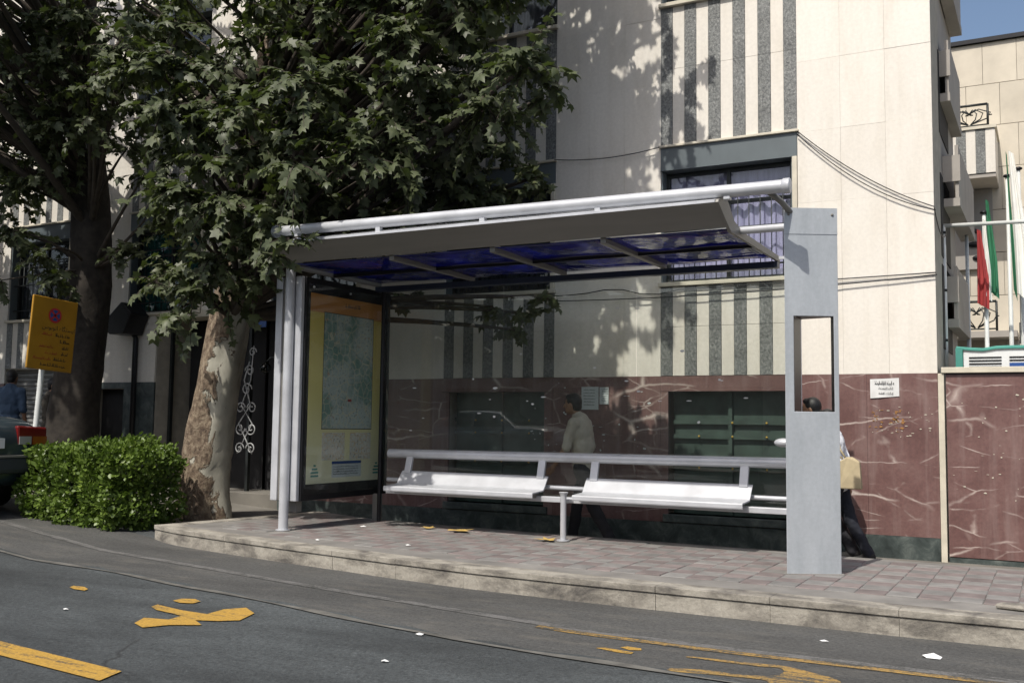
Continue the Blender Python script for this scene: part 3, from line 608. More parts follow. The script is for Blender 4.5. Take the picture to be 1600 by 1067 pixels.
SP(MB().box((XL-.02, 10.502, 2.925), (XR+.0, 10.618, 2.992)), 'back_beam', 'dark_frame', bevel=.004)
rs = random.Random(8)
for k in range(4):
    a, b = RIB[k+1]+.032, RIB[k]-.032
    for y0, y1 in ((8.78, 9.615), (9.65, 10.5)):
        m = MB(); n = 10
        for i in range(n+1):
            for j in range(n+1):
                u, v = i/n, j/n; sag = -.030*math.sin(math.pi*u)*math.sin(math.pi*v)+.006*math.sin(7*u+k)*math.sin(5*v)
                m.v.append((a+(b-a)*u, y0+(y1-y0)*v, 3.032+sag))
        m.f = [(i*(n+1)+j, (i+1)*(n+1)+j, (i+1)*(n+1)+j+1, i*(n+1)+j+1) for i in range(n) for j in range(n)]
        o = SP(m, 'roof_sheet', 'blue_sheet', True); s_ = o.modifiers.new('thickness', 'SOLIDIFY'); s_.thickness = .004
tb = SP(MB().tube([(-7.6, 8.5, 3.355), (-1.99, 8.5, 3.30)], .056, 24), 'roof_tube', 'silver', 'auto')
SP(MB().tube([(-2.0, 8.5, 3.30), (-1.985, 8.5, 3.30), (-1.935, 8.5, 3.2995), (-1.93, 8.5, 3.2995)], [.056, .066, .066, .06], 24), 'end_cap', 'silver', 'auto', parent=tb)
SP(MB().tube([(-7.62, 8.5, 3.3555), (-7.595, 8.5, 3.355)], .07, 24), 'end_cap', 'silver', 'auto', parent=tb)
for x in (-6.2, -4.94, -3.7, -2.475, -7.3): SP(MB().box((x-.03, 8.47, 3.225), (x+.03, 8.53, 3.31)), 'tube_bracket', 'silver', bevel=.008)
SP(MB().tube([(-2.12, 8.52, 3.27), (-2.06, 8.72, 3.215), (-2.02, 8.9, 3.15), (-2.0, 8.98, 3.1)], .026, 12), 'tube_arm', 'fascia', True)
SP(MB().tube([(-3.75, 9.32, 3.105), (-2.04, 9.05, 3.055)], .036, 16), 'tie_tube', 'silver', 'auto')
SP(MB().box((-2.5, 10.45, 3.0), (-2.2, 10.48, 3.03)), 'back_bracket', 'silver'); SP(MB().box((-2.36, 10.44, 2.95), (-2.32, 10.49, 3.2)), 'back_bracket', 'silver')
SP(MB().tube([(-2.33, 10.56, .0), (-2.33, 10.56, 3.0)], .03, 14), 'rear_post', 'silver', 'auto')
SP(MB().tube([(-7.60, 10.56, .0), (-7.60, 10.56, 2.93)], .025, 14), 'rear_post', 'black_metal', 'auto')
# back glazing
GX = [-7.53, -5.83, -4.12, -2.37]
for k in range(3):
    gp = SP(MB().box((GX[k]+.004, 10.556, .42), (GX[k+1]-.004, 10.566, 2.92)), 'back_pane', 'shelter_glass')
rg = random.Random(5)
for k in range(26):            # torn sticker scraps left on the glass
    x, z, a, b = rg.uniform(-7.4, -2.5), rg.choice((rg.uniform(1.05, 1.85), rg.uniform(1.5, 1.85), rg.uniform(.55, 2.7))), rg.uniform(.012, .04), rg.uniform(.006, .018)
    m = MB(); n = 7; m.v = [(x+a*math.cos(t*2*math.pi/n)*rg.uniform(.6, 1.1), 10.553, z+b*math.sin(t*2*math.pi/n)*rg.uniform(.6, 1.1)) for t in range(n)]; m.f = [tuple(range(n))[::-1]]
    SP(m, 'sticker_scrap', 'white_paper')
# benches
SP(MB().tube([(-7.34, 10.4, .868), (-2.02, 10.4, .893)], .055, 22), 'back_rail', 'silver', 'auto')
SP(MB().tube([(-7.36, 10.4, .545), (-2.02, 10.4, .53)], .027, 14), 'lower_rail', 'silver', 'auto')
SP(MB().box((-7.22, 10.16, .392), (-2.05, 10.26, .452)), 'seat_beam', 'silver', bevel=.006)
for a, b in ((-7.1, -5.1), (-4.62, -2.76)):
    prof = [(9.95, .438), (9.945, .45), (9.945, .485), (9.955, .497), (10.21, .512), (10.225, .522), (10.335, .66), (10.345, .665), (10.352, .657), (10.24, .505), (10.215, .497), (9.962, .483), (9.958, .438)]
    st = SP(MB().extr(prof, 'x', b, a), 'bench_seat', 'silver')
    for x in (a+.09, b-.09):
        SP(MB().extr([(10.305, .645), (10.33, .60), (10.40, .86), (10.37, .885)], 'x', x+.045, x-.045), 'bench_bracket', 'silver', bevel=.004, parent=st)
        SP(MB().box((x-.03, 10.0, .43), (x+.03, 10.24, .482)), 'seat_support', 'fascia', parent=st)
SP(MB().tube([(-4.73, 9.97, 0), (-4.73, 9.97, .47), (-4.73, 9.97, .49), (-4.73, 9.97, .52), (-4.73, 9.97, .525)], [.033, .033, .036, .052, .045], 16), 'bench_leg', 'silver', 'auto')
SP(MB().tube([(-4.73, 9.97, .001), (-4.73, 9.97, .014)], .07, 16), 'base_plate', 'silver', 'auto')
SP(MB().box((-4.76, 9.97, .40), (-4.70, 10.2, .44)), 'leg_arm', 'silver', bevel=.005)
# map case at the left end
case = SP(MB().box((-8.08, 9.17, .33), (-7.71, 10.87, 2.95)), 'map_case', 'black_metal', bevel=.006)
for x in (-8.12, -7.83): SP(MB().extr([(x, .33), (x+.10, .33), (x+.10, 2.95), (x, 2.95)], 'y', 9.11, 9.168), 'case_edge', 'silver', bevel=.01, parent=case)
SP(MB().box((-8.02, 9.13, .34), (-7.83, 9.166, 2.94)), 'case_edge', 'fascia', parent=case)
SP(MB().box((-7.709, 9.25, .52), (-7.7055, 10.72, 2.77)), 'poster', 'poster', parent=case)
SP(MB().box((-7.705, 9.51, 1.17), (-7.703, 10.49, 2.56)), 'city_map', 'city_map', parent=case)
mf = MB()
for a, b in (((9.5, 1.16), (10.5, 1.17)), ((9.5, 2.56), (10.5, 2.567)), ((9.503, 1.17), (9.51, 2.56)), ((10.49, 1.17), (10.497, 2.56))): mf.box((-7.7045, a[0], a[1]), (-7.7025, b[0], b[1]))
SP(mf, 'map_border', 'ink', parent=case)
for y0, y1 in ((9.52, 9.955), (10.06, 10.49)): SP(MB().box((-7.705, y0, .79), (-7.703, y1, 1.12)), 'inset_map', 'inset_map', parent=case)
SP(MB().box((-7.705, 9.72, .58), (-7.703, 10.30, .735)), 'text_block', 'paper_grey', parent=case); SP(MB().box((-7.705, 9.72, .74), (-7.7028, 10.30, .775)), 'heading_band', 'blue_plate', parent=case)
tx = MB(); rw = random.Random(3)
for z in (.705, .675, .645, .615): strokes(tx, 9.75, z, .48, .016, rw, lambda u, v: (-7.7022, u, v))
strokes(tx, 9.9, 2.665, .30, .045, rw, lambda u, v: (-7.7045, u, v))
SP(tx, 'print_text', 'ink', parent=case)
em = MB()
for y in (9.40, 10.62):
    for z, wd in ((.60, .07), (.64, .07), (.68, .05), (.72, .02)): em.box((-7.7052, y-wd, z), (-7.7035, y+wd, z+.022))
SP(em, 'emblem', 'teal', parent=case)
lab = MB().box((-7.7045, 10.0, 1.50), (-7.7015, 10.07, 1.53)); SP(lab, 'location_mark', 'red_ink', parent=case)
SP(MB().box((-7.699, 9.2, .4), (-7.695, 10.82, 2.88)), 'case_pane', 'case_glass', parent=case)
for y in (9.3, 10.0, 10.7): SP(MB().ball((-7.704, y, 2.84), .014, 8, 6), 'rivet', 'silver', True, parent=case)
SP(MB().box((-7.72, 10.58, 0), (-7.62, 10.66, .345)), 'case_leg', 'fascia', bevel=.004); SP(MB().box((-7.92, 9.2, 0.2), (-7.8, 9.3, .335)), 'case_leg', 'fascia')
# pylon: a wedge-shaped sheet-metal column with an opening
FL, FR, BR, BL = (-2.07, 8.843), (-1.655, 9.075), (-1.70, 9.125), (-2.07, 9.21)
def lerp(a, b, t): return (a[0]+(b[0]-a[0])*t, a[1]+(b[1]-a[1])*t)
m = MB(); us = [0, .17, .905, 1]; zs = [0, 1.396, 2.228, 3.185]; idx = {}
for s_, (A, B_) in enumerate(((FL, FR), (BL, BR))):
    for i, u in enumerate(us):
        for k, z in enumerate(zs):
            p = lerp(A, B_, u); idx[s_, i, k] = len(m.v); m.v.append((p[0], p[1], z))
for i in range(3):
    for k in range(3):
        if (i, k) == (1, 1): continue
        m.f.append((idx[0,i,k], idx[0,i+1,k], idx[0,i+1,k+1], idx[0,i,k+1])); m.f.append((idx[1,i,k], idx[1,i,k+1], idx[1,i+1,k+1], idx[1,i+1,k]))
for k in range(3):
    m.f.append((idx[0,0,k], idx[0,0,k+1], idx[1,0,k+1], idx[1,0,k])); m.f.append((idx[0,3,k], idx[1,3,k], idx[1,3,k+1], idx[0,3,k+1]))
for i in range(3):
    m.f.append((idx[0,i,3], idx[0,i+1,3], idx[1,i+1,3], idx[1,i,3])); m.f.append((idx[0,i,0], idx[1,i,0], idx[1,i+1,0], idx[0,i+1,0]))
m.f += [(idx[0,1,1], idx[0,2,1], idx[1,2,1], idx[1,1,1]), (idx[0,1,2], idx[1,1,2], idx[1,2,2], idx[0,2,2]), (idx[0,1,1], idx[1,1,1], idx[1,1,2], idx[0,1,2]), (idx[0,2,1], idx[0,2,2], idx[1,2,2], idx[1,2,1])]
pyl = SP(m, 'pylon', 'pylon', bevel=.006); pyl.data.materials.append(MAT['black_metal'])
for q in range(1, 5): pyl.data.polygons[-q].material_index = 1  # inner faces of the opening painted black for the shade of the hollow
nn = Vector((FR[1]-FL[1], -(FR[0]-FL[0]), 0)).normalized()
def onface(u, z, d=0.): p = lerp(FL, FR, u); return (p[0]+nn.x*d, p[1]+nn.y*d, z)
m = MB(); m.v = [onface(.004, 2.955, .004), onface(.996, 2.955, .004), onface(.996, 3.189, .004), onface(.004, 3.189, .004), onface(.004, 2.955, .0006), onface(.996, 2.955, .0006), onface(.996, 3.189, .0006), onface(.004, 3.189, .0006)]
m.f = [(0,1,2,3), (4,7,6,5), (0,4,5,1), (1,5,6,2), (2,6,7,3), (3,7,4,0)]; SP(m, 'top_plate', 'pylon', parent=pyl)
for u in (.09, .9): SP(MB().ball(onface(u, 3.13, .006), (.013, .01, .013), 10, 6), 'bolt', 'fascia', True, parent=pyl)
m = MB(); m.v = [onface(.22, .99, .0015), onface(.80, .99, .0015), onface(.80, 1.18, .0015), onface(.22, 1.18, .0015)]; m.f = [(0,1,2,3)]
SP(MB().prism([(-2.10, 8.80), (-1.63, 9.065), (-1.67, 9.165), (-2.10, 9.25)], .0, .008), 'foot_plate', 'bed', parent=pyl)
SP(MB().ball((-2.13, 9.02, 1.12), (.085, .05, .04), 14, 9), 'knob', 'silver', True, parent=pyl)

# ---- things lying about
def dryleaf(name, label, x, y, z, s, rot, mat='dry_leaf', cat='leaf', group=None):
    out = [(0,0),(.3,-.05),(.5,.14),(.27,.28),(.6,.62),(.22,.52),(0,1.05),(-.22,.52),(-.6,.62),(-.27,.28),(-.5,.14),(-.3,-.05)]
    m = MB(); m.v = [(0, .3*s, .02)]+[(a*s, b*s, .012+.06*s*(abs(a)+abs(b-.3))*(1+.6*math.sin(5*a+9*b))) for a, b in out]
    m.f = [(0, i+1, (i+1) % 12+1) for i in range(12)]
    o = m.build(name, mat, smooth=True); o.location = (x, y, z); o.rotation_euler = (0, 0, rot); return tag(o, label, cat, group)
dryleaf('fallen_leaf', 'small dry yellow leaf on paving, left of the curled one', -6.52, 10.13, .004, .17, 1.2)
dryleaf('fallen_leaf', 'large curled dry yellow leaf on paving under left bench', -6.19, 10.12, .004, .27, 4.3)
dryleaf('fallen_leaf', 'flat dry leaf at the foot of bench leg', -4.80, 9.88, .004, .22, 1.9)
def litter(label, x, y, z, s, seed, mat='white_paper'):
    r_ = random.Random(seed); n = 9
    m = MB(); m.v = [(x, y, z+s*.45)]+[(x+s*r_.uniform(.6, 1.1)*math.cos(i*2*math.pi/n), y+.6*s*r_.uniform(.6, 1.1)*math.sin(i*2*math.pi/n), z+s*r_.uniform(.0, .18)+.003) for i in range(n)]
    m.f = [(0, 1+i, 1+(i+1) % n) for i in range(n)]; tag(m.build('paper_scrap', mat), label, 'litter')
litter('crumpled white paper in the gutter at far right kerb', -.72, 6.98, -.181, .075, 1); litter('small white scrap in gutter left of crumpled paper', -1.42, 7.12, -.181, .03, 2)
litter('white scrap on paving in front of left bench', -5.85, 8.65, .003, .04, 3); litter('tiny white scrap on paving near the map case leg', -7.3, 9.85, .003, .05, 4)
litter('white scrap on road left of seam beside lane word', -3.85, 5.85, -.18, .035, 5); litter('white scrap on dark asphalt near bottom left stripe', -6.6, 5.2, -.18, .03, 6); litter('tiny white scrap on paving near the platform kerb', -6.9, 8.5, .003, .035, 7); litter('pale scrap on dark lane at bottom centre', -3.6, 5.1, -.18, .035, 8)
BOUGHS_1 = [(-10.12,8.46,6.62,0.37),(-11.76,10.01,7.33,0.52),(-9.7,8.94,6.67,0.4),(-11.04,10.11,7.53,0.54),(-8.59,9.0,6.38,0.38),(-9.87,10.23,7.13,0.53),(-8.19,9.04,6.39,0.49),(-9.37,10.4,7.21,0.36),(-7.1,9.09,6.22,0.41),(-8.56,10.77,7.03,0.53),(-6.74,9.31,6.21,0.43),(-7.66,10.49,6.77,0.35),(-5.7,8.89,5.95,0.46),(-7.03,10.77,6.69,0.38),(-6.01,10.53,6.67,0.42),(-10.57,8.92,6.35,0.54),(-12.08,10.04,7.16,0.51),(-9.62,8.8,6.22,0.38),(-11.44,10.36,6.96,0.54),(-8.85,9.11,5.96,0.34),(-9.79,10.21,6.58,0.43),(-8.13,9.1,5.88,0.4),(-9.15,10.12,6.69,0.42),(-7.56,9.12,6.07,0.35),(-8.14,10.1,6.41,0.4),(-6.45,8.94,5.66,0.39),(-7.97,10.4,6.57,0.49),(-6.23,8.98,5.62,0.39),(-7.75,11.25,6.69,0.51),(-6.81,11.24,6.63,0.43),(-9.51,8.28,5.52,0.54),(-12.24,10.7,6.86,0.4),(-9.05,8.47,5.51,0.53),(-10.85,10.08,6.05,0.46),(-8.86,9.14,5.46,0.48),(-10.13,10.66,6.3,0.36),(-7.28,8.44,5.0,0.54),(-8.96,10.25,5.87,0.48),(-7.22,8.98,5.25,0.49),(-7.99,10.19,5.64,0.36),(-6.91,9.72,5.43,0.35),(-8.37,11.16,5.99,0.49),(-6.04,8.9,5.04,0.47),(-7.11,11.02,6.04,0.34),(-5.99,9.68,5.2,0.37),(-6.49,11.08,5.71,0.46),(-4.78,9.03,4.98,0.54),(-5.93,11.05,5.75,0.35),(-9.22,8.28,4.89,0.53),(-11.99,10.5,5.96,0.51),(-9.22,8.72,4.89,0.52),(-10.29,10.03,5.57,0.51),(-8.18,8.53,4.81,0.55),(-9.69,10.04,5.4,0.53),(-7.55,8.71,4.66,0.51),(-8.45,10.01,5.38,0.41),(-7.12,9.0,4.7,0.38),(-8.64,10.74,5.64,0.45),(-6.54,9.15,4.63,0.5),(-7.51,10.36,5.22,0.45),(-6.17,9.49,4.95,0.39),(-7.27,11.11,5.31,0.56),(-5.48,9.46,4.76,0.54),(-6.11,10.77,5.23,0.53),(-9.65,8.96,4.66,0.37),(-11.63,10.64,5.22,0.37),(-8.48,8.32,4.24,0.38),(-10.82,10.76,5.2,0.42),(-8.28,8.81,4.47,0.55),(-9.2,10.11,4.94,0.41),(-7.16,8.27,4.03,0.52),(-8.81,10.67,4.79,0.37),(-6.75,8.78,4.22,0.55),(-7.95,10.63,5.0,0.48),(-6.52,9.46,4.35,0.52),(-7.24,10.62,4.8,0.47),(-6.05,9.66,4.45,0.39),(-6.7,10.64,4.53,0.54),(-6.01,10.71,4.72,0.43),(-8.83,8.26,3.94,0.49),(-11.11,10.5,4.48,0.48),(-8.35,8.39,3.78,0.56),(-10.41,10.78,4.74,0.36),(-8.56,9.4,4.02,0.54),(-9.76,10.65,4.67,0.41),(-7.92,9.4,4.0,0.49),(-8.39,10.44,4.47,0.46),(-7.91,10.12,4.33,0.37),(-8.6,11.19,4.41,0.49),(-7.27,10.79,4.2,0.5),(-7.42,10.83,4.34,0.45),(-6.99,11.01,4.52,0.38),(-6.58,10.31,4.1,0.53),(-6.25,10.51,4.04,0.34),(-9.86,9.11,3.99,0.53),(-11.51,10.69,4.29,0.44),(-8.9,8.9,3.63,0.56),(-10.16,10.59,4.0,0.42),(-8.05,9.01,3.66,0.36),(-9.34,10.51,4.17,0.48),(-7.87,9.4,3.91,0.48),(-8.38,10.18,3.88,0.41),(-8.42,10.75,3.92,0.54),(-8.49,11.06,4.04,0.47),(-7.63,10.42,3.84,0.45),(-7.76,10.72,4.1,0.36),(-9.35,8.6,2.48,0.34),(-9.07,8.7,2.79,0.4),(-8.81,8.9,2.88,0.4),(-8.45,9.0,2.98,0.36),(-9.95,9.2,3.18,0.36),(-8.78,8.7,3.19,0.42),(-8.22,8.8,3.28,0.4),(-9.95,8.9,2.98,0.28),(-7.39,8.25,3.06,0.22),(-7.13,8.2,3.2,0.2),(-7.72,8.5,3.49,0.36),(-7.64,11.2,2.96,0.22),(-7.91,11.3,2.91,0.2),(-6.34,11.2,2.75,0.26),(-5.9,11.25,2.65,0.26),(-5.66,11.3,2.85,0.22),(-6.06,11.2,2.45,0.2),(-5.47,10.6,5.72,0.3),(-5.23,10.3,5.52,0.24),(-5.56,10.9,4.31,0.32),(-5.92,10.9,4.15,0.32),(-6.3,10.6,4.2,0.36),(-5.34,10.6,5.2,0.26)]
BOUGHS_2 = [(-14.74,9.76,7.72,0.32),(-16.47,11.01,8.56,0.3),(-13.37,9.7,7.56,0.3),(-15.24,10.98,8.68,0.33),(-12.63,9.8,7.35,0.46),(-14.35,11.08,8.38,0.31),(-15.02,9.8,7.13,0.47),(-17.31,11.23,8.14,0.44),(-12.98,9.21,6.89,0.48),(-15.4,11.21,7.99,0.38),(-12.1,9.46,6.57,0.42),(-13.86,10.62,7.41,0.35),(-11.11,9.31,6.32,0.45),(-12.94,10.73,7.09,0.32),(-14.84,9.73,6.46,0.48),(-16.38,10.87,7.42,0.39),(-12.78,9.39,6.34,0.47),(-15.36,10.84,6.86,0.41),(-11.82,9.26,5.88,0.47),(-13.89,10.62,6.68,0.45),(-11.16,9.23,6.02,0.36),(-13.28,11.09,6.62,0.37),(-13.58,9.37,5.88,0.49),(-16.5,11.38,6.62,0.31),(-13.09,9.73,5.7,0.47),(-14.99,10.71,6.45,0.4),(-12.01,9.49,5.55,0.45),(-13.26,10.63,5.95,0.33),(-15.29,10.26,5.69,0.34),(-13.64,10.09,5.41,0.44),(-14.53,10.08,4.95,0.5),(-13.77,9.95,4.91,0.47),(-14.46,10.2,4.14,0.31),(-14.74,10.11,3.42,0.33),(-13.5,10.09,3.44,0.39),(-12.18,10.3,5.32,0.3),(-11.7,10.2,4.81,0.26),(-12.34,10.4,3.79,0.3),(-12.22,10.6,3.77,0.26),(-13.29,9.7,3.7,0.3),(-13.78,9.6,4.06,0.34),(-11.98,10.6,4.39,0.22)]

# ================================================================ TREES
LEAF_OUT = np.array([(0,0),(.27,-.05),(.50,.12),(.33,.28),(.58,.62),(.27,.60),(0,1.0),(-.24,.58),(-.60,.58),(-.33,.26),(-.48,.10),(-.26,-.06)])
def leaf_proto(curl):
    v = [(0., .3, 0.)]+[(a, b, -curl*(a*a+(b-.3)**2)) for a, b in LEAF_OUT]
    f = [(0, i+1, (i+1) % 12+1) for i in range(12)]
    return np.array(v), np.array(f)
def leaf_frames(rng, pos, axis, out_up):
    """frames for leaves: y axis = leaf direction, z = face normal"""
    y = axis/np.linalg.norm(axis, axis=1, keepdims=True)
    z = out_up - y*np.sum(out_up*y, axis=1, keepdims=True); z /= np.linalg.norm(z, axis=1, keepdims=True)+1e-9
    x = np.cross(y, z); return np.stack([x, y, z], axis=2)
def mesh_from(name, V, F, mat):
    me = bpy.data.meshes.new(name); n, k = len(V), F.shape[1]
    me.vertices.add(n); me.vertices.foreach_set('co', V.astype(np.float32).ravel())
    me.loops.add(F.size); me.loops.foreach_set('vertex_index', F.astype(np.int32).ravel())
    me.polygons.add(len(F)); me.polygons.foreach_set('loop_start', np.arange(0, F.size, k, dtype=np.int32)); me.polygons.foreach_set('loop_total', np.full(len(F), k, dtype=np.int32))
    me.update(calc_edges=True); me.materials.append(MAT[mat]); return me
camM = np.array([[rr.x, rr.y, rr.z], [uu.x, uu.y, uu.z], [fw.x, fw.y, fw.z]])
def spray(rng, c, r, dens=1.):
    """twigs fanning out of a bough end, leaves set along them"""
    P, A, U, tw = [], [], [], []
    nt_ = max(4, int(9*dens*(r/.45)))
    for t in range(nt_):
        d = rng.normal(size=3); d[2] = d[2]*.55-.05; d /= np.linalg.norm(d)
        L_ = r*rng.uniform(.65, 1.25); s0 = np.array(c)+d*r*.1
        nl = max(4, int(L_/.042)); droop = rng.uniform(.15, .5)
        pts = [s0+d*L_*f-np.array([0, 0, droop*L_*f*f]) for f in (0, .35, .7, 1)]; tw.append(pts)
        for k in range(nl):
            f = (k+.6)/nl; p = s0+d*L_*f-np.array([0, 0, droop*L_*f*f])
            side = np.cross(d, [0, 0, 1]); side /= np.linalg.norm(side)+1e-6
            sg = 1 if k % 2 else -1
            a = d*.7+side*sg*rng.uniform(.4, 1.1)+np.array([0, 0, -rng.uniform(.1, .9)])+rng.normal(size=3)*.25
            u = np.array([0, 0, 1.])*rng.uniform(.4, 1.3)+d*rng.uniform(0, .8)+np.array([0, -.45, 0])+rng.normal(size=3)*.42
            P.append(p); A.append(a); U.append(u)
    return P, A, U, tw
def plane_tree(label, group, base, trunk, limbs_from, boughs, seed, bark, sizes=(.075, .165), dens=1.5, n_single=300, branches=True):
    rng = np.random.default_rng(seed)
    t = thing('plane_tree', label, 'tree', base, group)
    def TP(o): o.parent = t; o.matrix_parent_inverse = Matrix.Translation(-Vector(base)); return o
    # trunk: lumpy lofted column
    m = MB(); n = 26; ks = []
    fine = []
    for i in range(len(trunk)-1):
        for s_ in range(6):
            f = s_/6; a, b = trunk[i], trunk[i+1]; fine.append([a[q]+(b[q]-a[q])*f for q in range(4)])
    fine.append(list(trunk[-1]))
    for i, (x, y, z, r) in enumerate(fine):
        for j in range(n):
            a = 2*math.pi*j/n; q = r*(1+.07*math.sin(3*a+1.3*z)+.045*math.sin(5*a-2.1*z+1)+rng.normal()*.018)
            if i < 3: q *= 1+.10*(3-i)/3*(1+.5*math.sin(4*a))
            m.v.append((x+q*math.cos(a), y+q*math.sin(a), z))
    m.f = [(i*n+j, i*n+(j+1) % n, (i+1)*n+(j+1) % n, (i+1)*n+j) for i in range(len(fine)-1) for j in range(n)]
    TP(m.build('trunk', bark, smooth=True))
    P, A, U = [], [], []; twm = MB()
    for (x, y, z, r) in boughs:
        p, a, u, tw = spray(rng, (x, y, z), r, dens*(.5 if z > 6.3 else 1.)); P += p; A += a; U += u
        for pts in tw: twm.tube([tuple(q) for q in pts], [.009, .007, .005, .003], 4, False)
        # branch from the trunk to this bough
        zz = min(max(z-.55*math.hypot(x-trunk[-1][0], y-trunk[-1][1])-.1, limbs_from), trunk[-1][2]-.05)
        tx_ = np.interp(zz, [q[2] for q in trunk], [q[0] for q in trunk]); ty = np.interp(zz, [q[2] for q in trunk], [q[1] for q in trunk])
        if branches:
            s0, e0 = Vector((tx_, ty, zz)), Vector((x, y, z)); mid = s0.lerp(e0, .5)+Vector((rng.normal()*.12, rng.normal()*.12, .18+rng.normal()*.1)); pts = []
            for k in range(7): f = k/6; pts.append(s0*(1-f)**2+mid*2*f*(1-f)+e0*f*f)
            r0 = .018+.012*(s0-e0).length
            TP(MB().tube(pts, [r0*(1-.75*k/6) for k in range(7)], 6, False).build('branch', 'twig', smooth=True))
    P, A, U = np.array(P), np.array(A), np.array(U)
    Fm = leaf_frames(rng, P, A, U); s = rng.uniform(sizes[0], sizes[1], len(P))
    pc = (P-np.array([0, 0, 1.26]))@camM.T; zc = np.maximum(pc[:, 2], .1)
    inv = (np.abs(pc[:, 0]/zc) < .53) & (np.abs(pc[:, 1]/zc) < .36) & (pc[:, 2] > 0)
    key = np.where(inv, zc/s, 1e6); order = np.argsort(key); single = set(order[:n_single].tolist()) if n_single else set()
    protos = [leaf_proto(c) for c in (.1, .45, .9)]
    if single:
        mes = []
        for k, (pv, pf) in enumerate(protos): mes.append(mesh_from('leaf', pv, pf, 'plane_leaf'))
        for i in single:
            mt = Matrix(Fm[i].tolist()).to_4x4(); mt.translation = P[i].tolist()
            o = bpy.data.objects.new('leaf', mes[i % 3]); COL.objects.link(o); TP(o); o.matrix_basis = mt @ Matrix.Scale(float(s[i]), 4)
    VV, FF, off = [], [], 0; mask = np.ones(len(P), bool); mask[list(single)] = False
    ids = np.arange(len(P))
    for k, (pv, pf) in enumerate(protos):
        sel = ids[mask & (ids % 3 == k)]
        v = np.einsum('nij,vj->nvi', Fm[sel], pv)*s[sel][:, None, None]+P[sel][:, None, :]
        f = pf[None]+(np.arange(len(sel))*len(pv))[:, None, None]+off; VV.append(v.reshape(-1, 3)); FF.append(f.reshape(-1, 3)); off += v.shape[0]*v.shape[1]
    me = mesh_from('crown', np.concatenate(VV), np.concatenate(FF), 'plane_leaf'); o = bpy.data.objects.new('crown', me); COL.objects.link(o); TP(o); tag(o, kind='stuff')
    tag(TP(twm.build('twigs', 'twig')), kind='stuff')
    return t
rb_ = random.Random(12)
# upper crowns, above the top of the picture: they throw the dappled shade on the wall
UP1 = []
while len(UP1) < 66:
    x, y, z = rb_.uniform(-12.6, -4.1), rb_.uniform(8.7, 11.3), rb_.uniform(6.0, 10.4)
    if ((x+8.3)/4.4)**2+((y-10)/1.6)**2+((z-7.6)/3.2)**2 > 1: continue
    q = (x*rr.x+y*rr.y+(z-1.26)*rr.z, x*uu.x+y*uu.y+(z-1.26)*uu.z, x*fw.x+y*fw.y+(z-1.26)*fw.z)
    if q[0]/q[2] > .03 and q[1]/q[2] < .37: continue          # keep the corner of the building in view clear
    UP1.append((x, y, z, rb_.uniform(.4, .62)))
n0 = len(UP1)
while len(UP1) < n0+70:          # the bough that reaches along the front of the building
    x, y, z = rb_.uniform(-7.6, -4.2), rb_.uniform(8.4, 11), rb_.uniform(6.0, 10.6)
    if ((x+5.7)/1.6)**2+((y-9.7)/1.5)**2+((z-8.2)/2.4)**2 < 1: UP1.append((x, y, z, rb_.uniform(.3, .48)))
UP2 = []
def lit_patch(x, y, z):         # bare gaps through which the sun reaches the upper wall
    zh, xh = z-(12-y)*1.334, x+(12-y)*.105
    return (-14.6 < xh < -12.6 and 4.3 < zh < 6.8) or (-17.4 < xh < -15.1 and 4.3 < zh < 6.5)
while len(UP2) < 30:
    x, y, z = rb_.uniform(-17, -11.5), rb_.uniform(8.2, 11.3), rb_.uniform(5.8, 11)
    if ((x+14)/3.)**2+((y-10)/2.)**2+((z-7.8)/3.2)**2 < 1 and not lit_patch(x, y, z): UP2.append((x, y, z, rb_.uniform(.4, .6)))
while len(UP2) < 78:           # unseen boughs added over the walkway to put the entrance side in shade
    x, y, z = rb_.uniform(-18, -11.7), rb_.uniform(6.2, 9.2), rb_.uniform(6.6, 9.6)
    if not lit_patch(x, y, z): UP2.append((x, y, z, rb_.uniform(.4, .6)))
UP3 = []
while len(UP3) < 70:
    x, y, z = rb_.uniform(-22, -13.6), rb_.uniform(6.6, 11.5), rb_.uniform(3.4, 9)
    if ((x+17.8)/4.2)**2+((y-9.2)/2.8)**2+((z-6)/3.)**2 < 1 and not lit_patch(x, y, z): UP3.append((x, y, z, rb_.uniform(.4, .62)))
plane_tree('plane tree with mottled pale and brown trunk beside the shelter', None, (-10.55, 10.5, gz(-10.5)), [(-10.58, 10.5, -.2, .37), (-10.56, 10.5, .5, .33), (-10.48, 10.5, 1.1, .315), (-10.38, 10.5, 1.6, .30), (-10.16, 10.5, 2.75, .275), (-9.85, 10.4, 3.9, .24), (-9.5, 10.3, 5.2, .20), (-9.2, 10.1, 6.6, .15), (-9.0, 9.9, 8.2, .09), (-8.9, 9.8, 9.6, .04)], 2.7, BOUGHS_1+UP1, 21, 'bark')
BOUGHS_2 = BOUGHS_2+[(-13.1, 9.9, 6.2, .42), (-12.6, 10.0, 6.8, .45), (-13.4, 9.8, 7.0, .45), (-12.1, 10.1, 6.3, .4), (-14.2, 9.8, 6.6, .42), (-13.0, 9.7, 5.7, .36), (-13.9, 9.7, 5.9, .36)]
plane_tree('plane tree with shaded trunk behind the yellow sign', None, (-13.85, 10.9, gz(-13.9)), [(-13.95, 10.9, -.1, .46), (-13.9, 10.9, .6, .40), (-13.85, 10.9, 1.3, .38), (-13.75, 10.9, 2.4, .35), (-13.62, 10.9, 3.4, .325), (-13.72, 10.9, 4.8, .28), (-13.84, 10.9, 6.2, .2), (-13.86, 10.8, 8, .12), (-13.8, 10.7, 9.6, .04)], 3.6, BOUGHS_2+UP2, 22, 'shaded_bark')
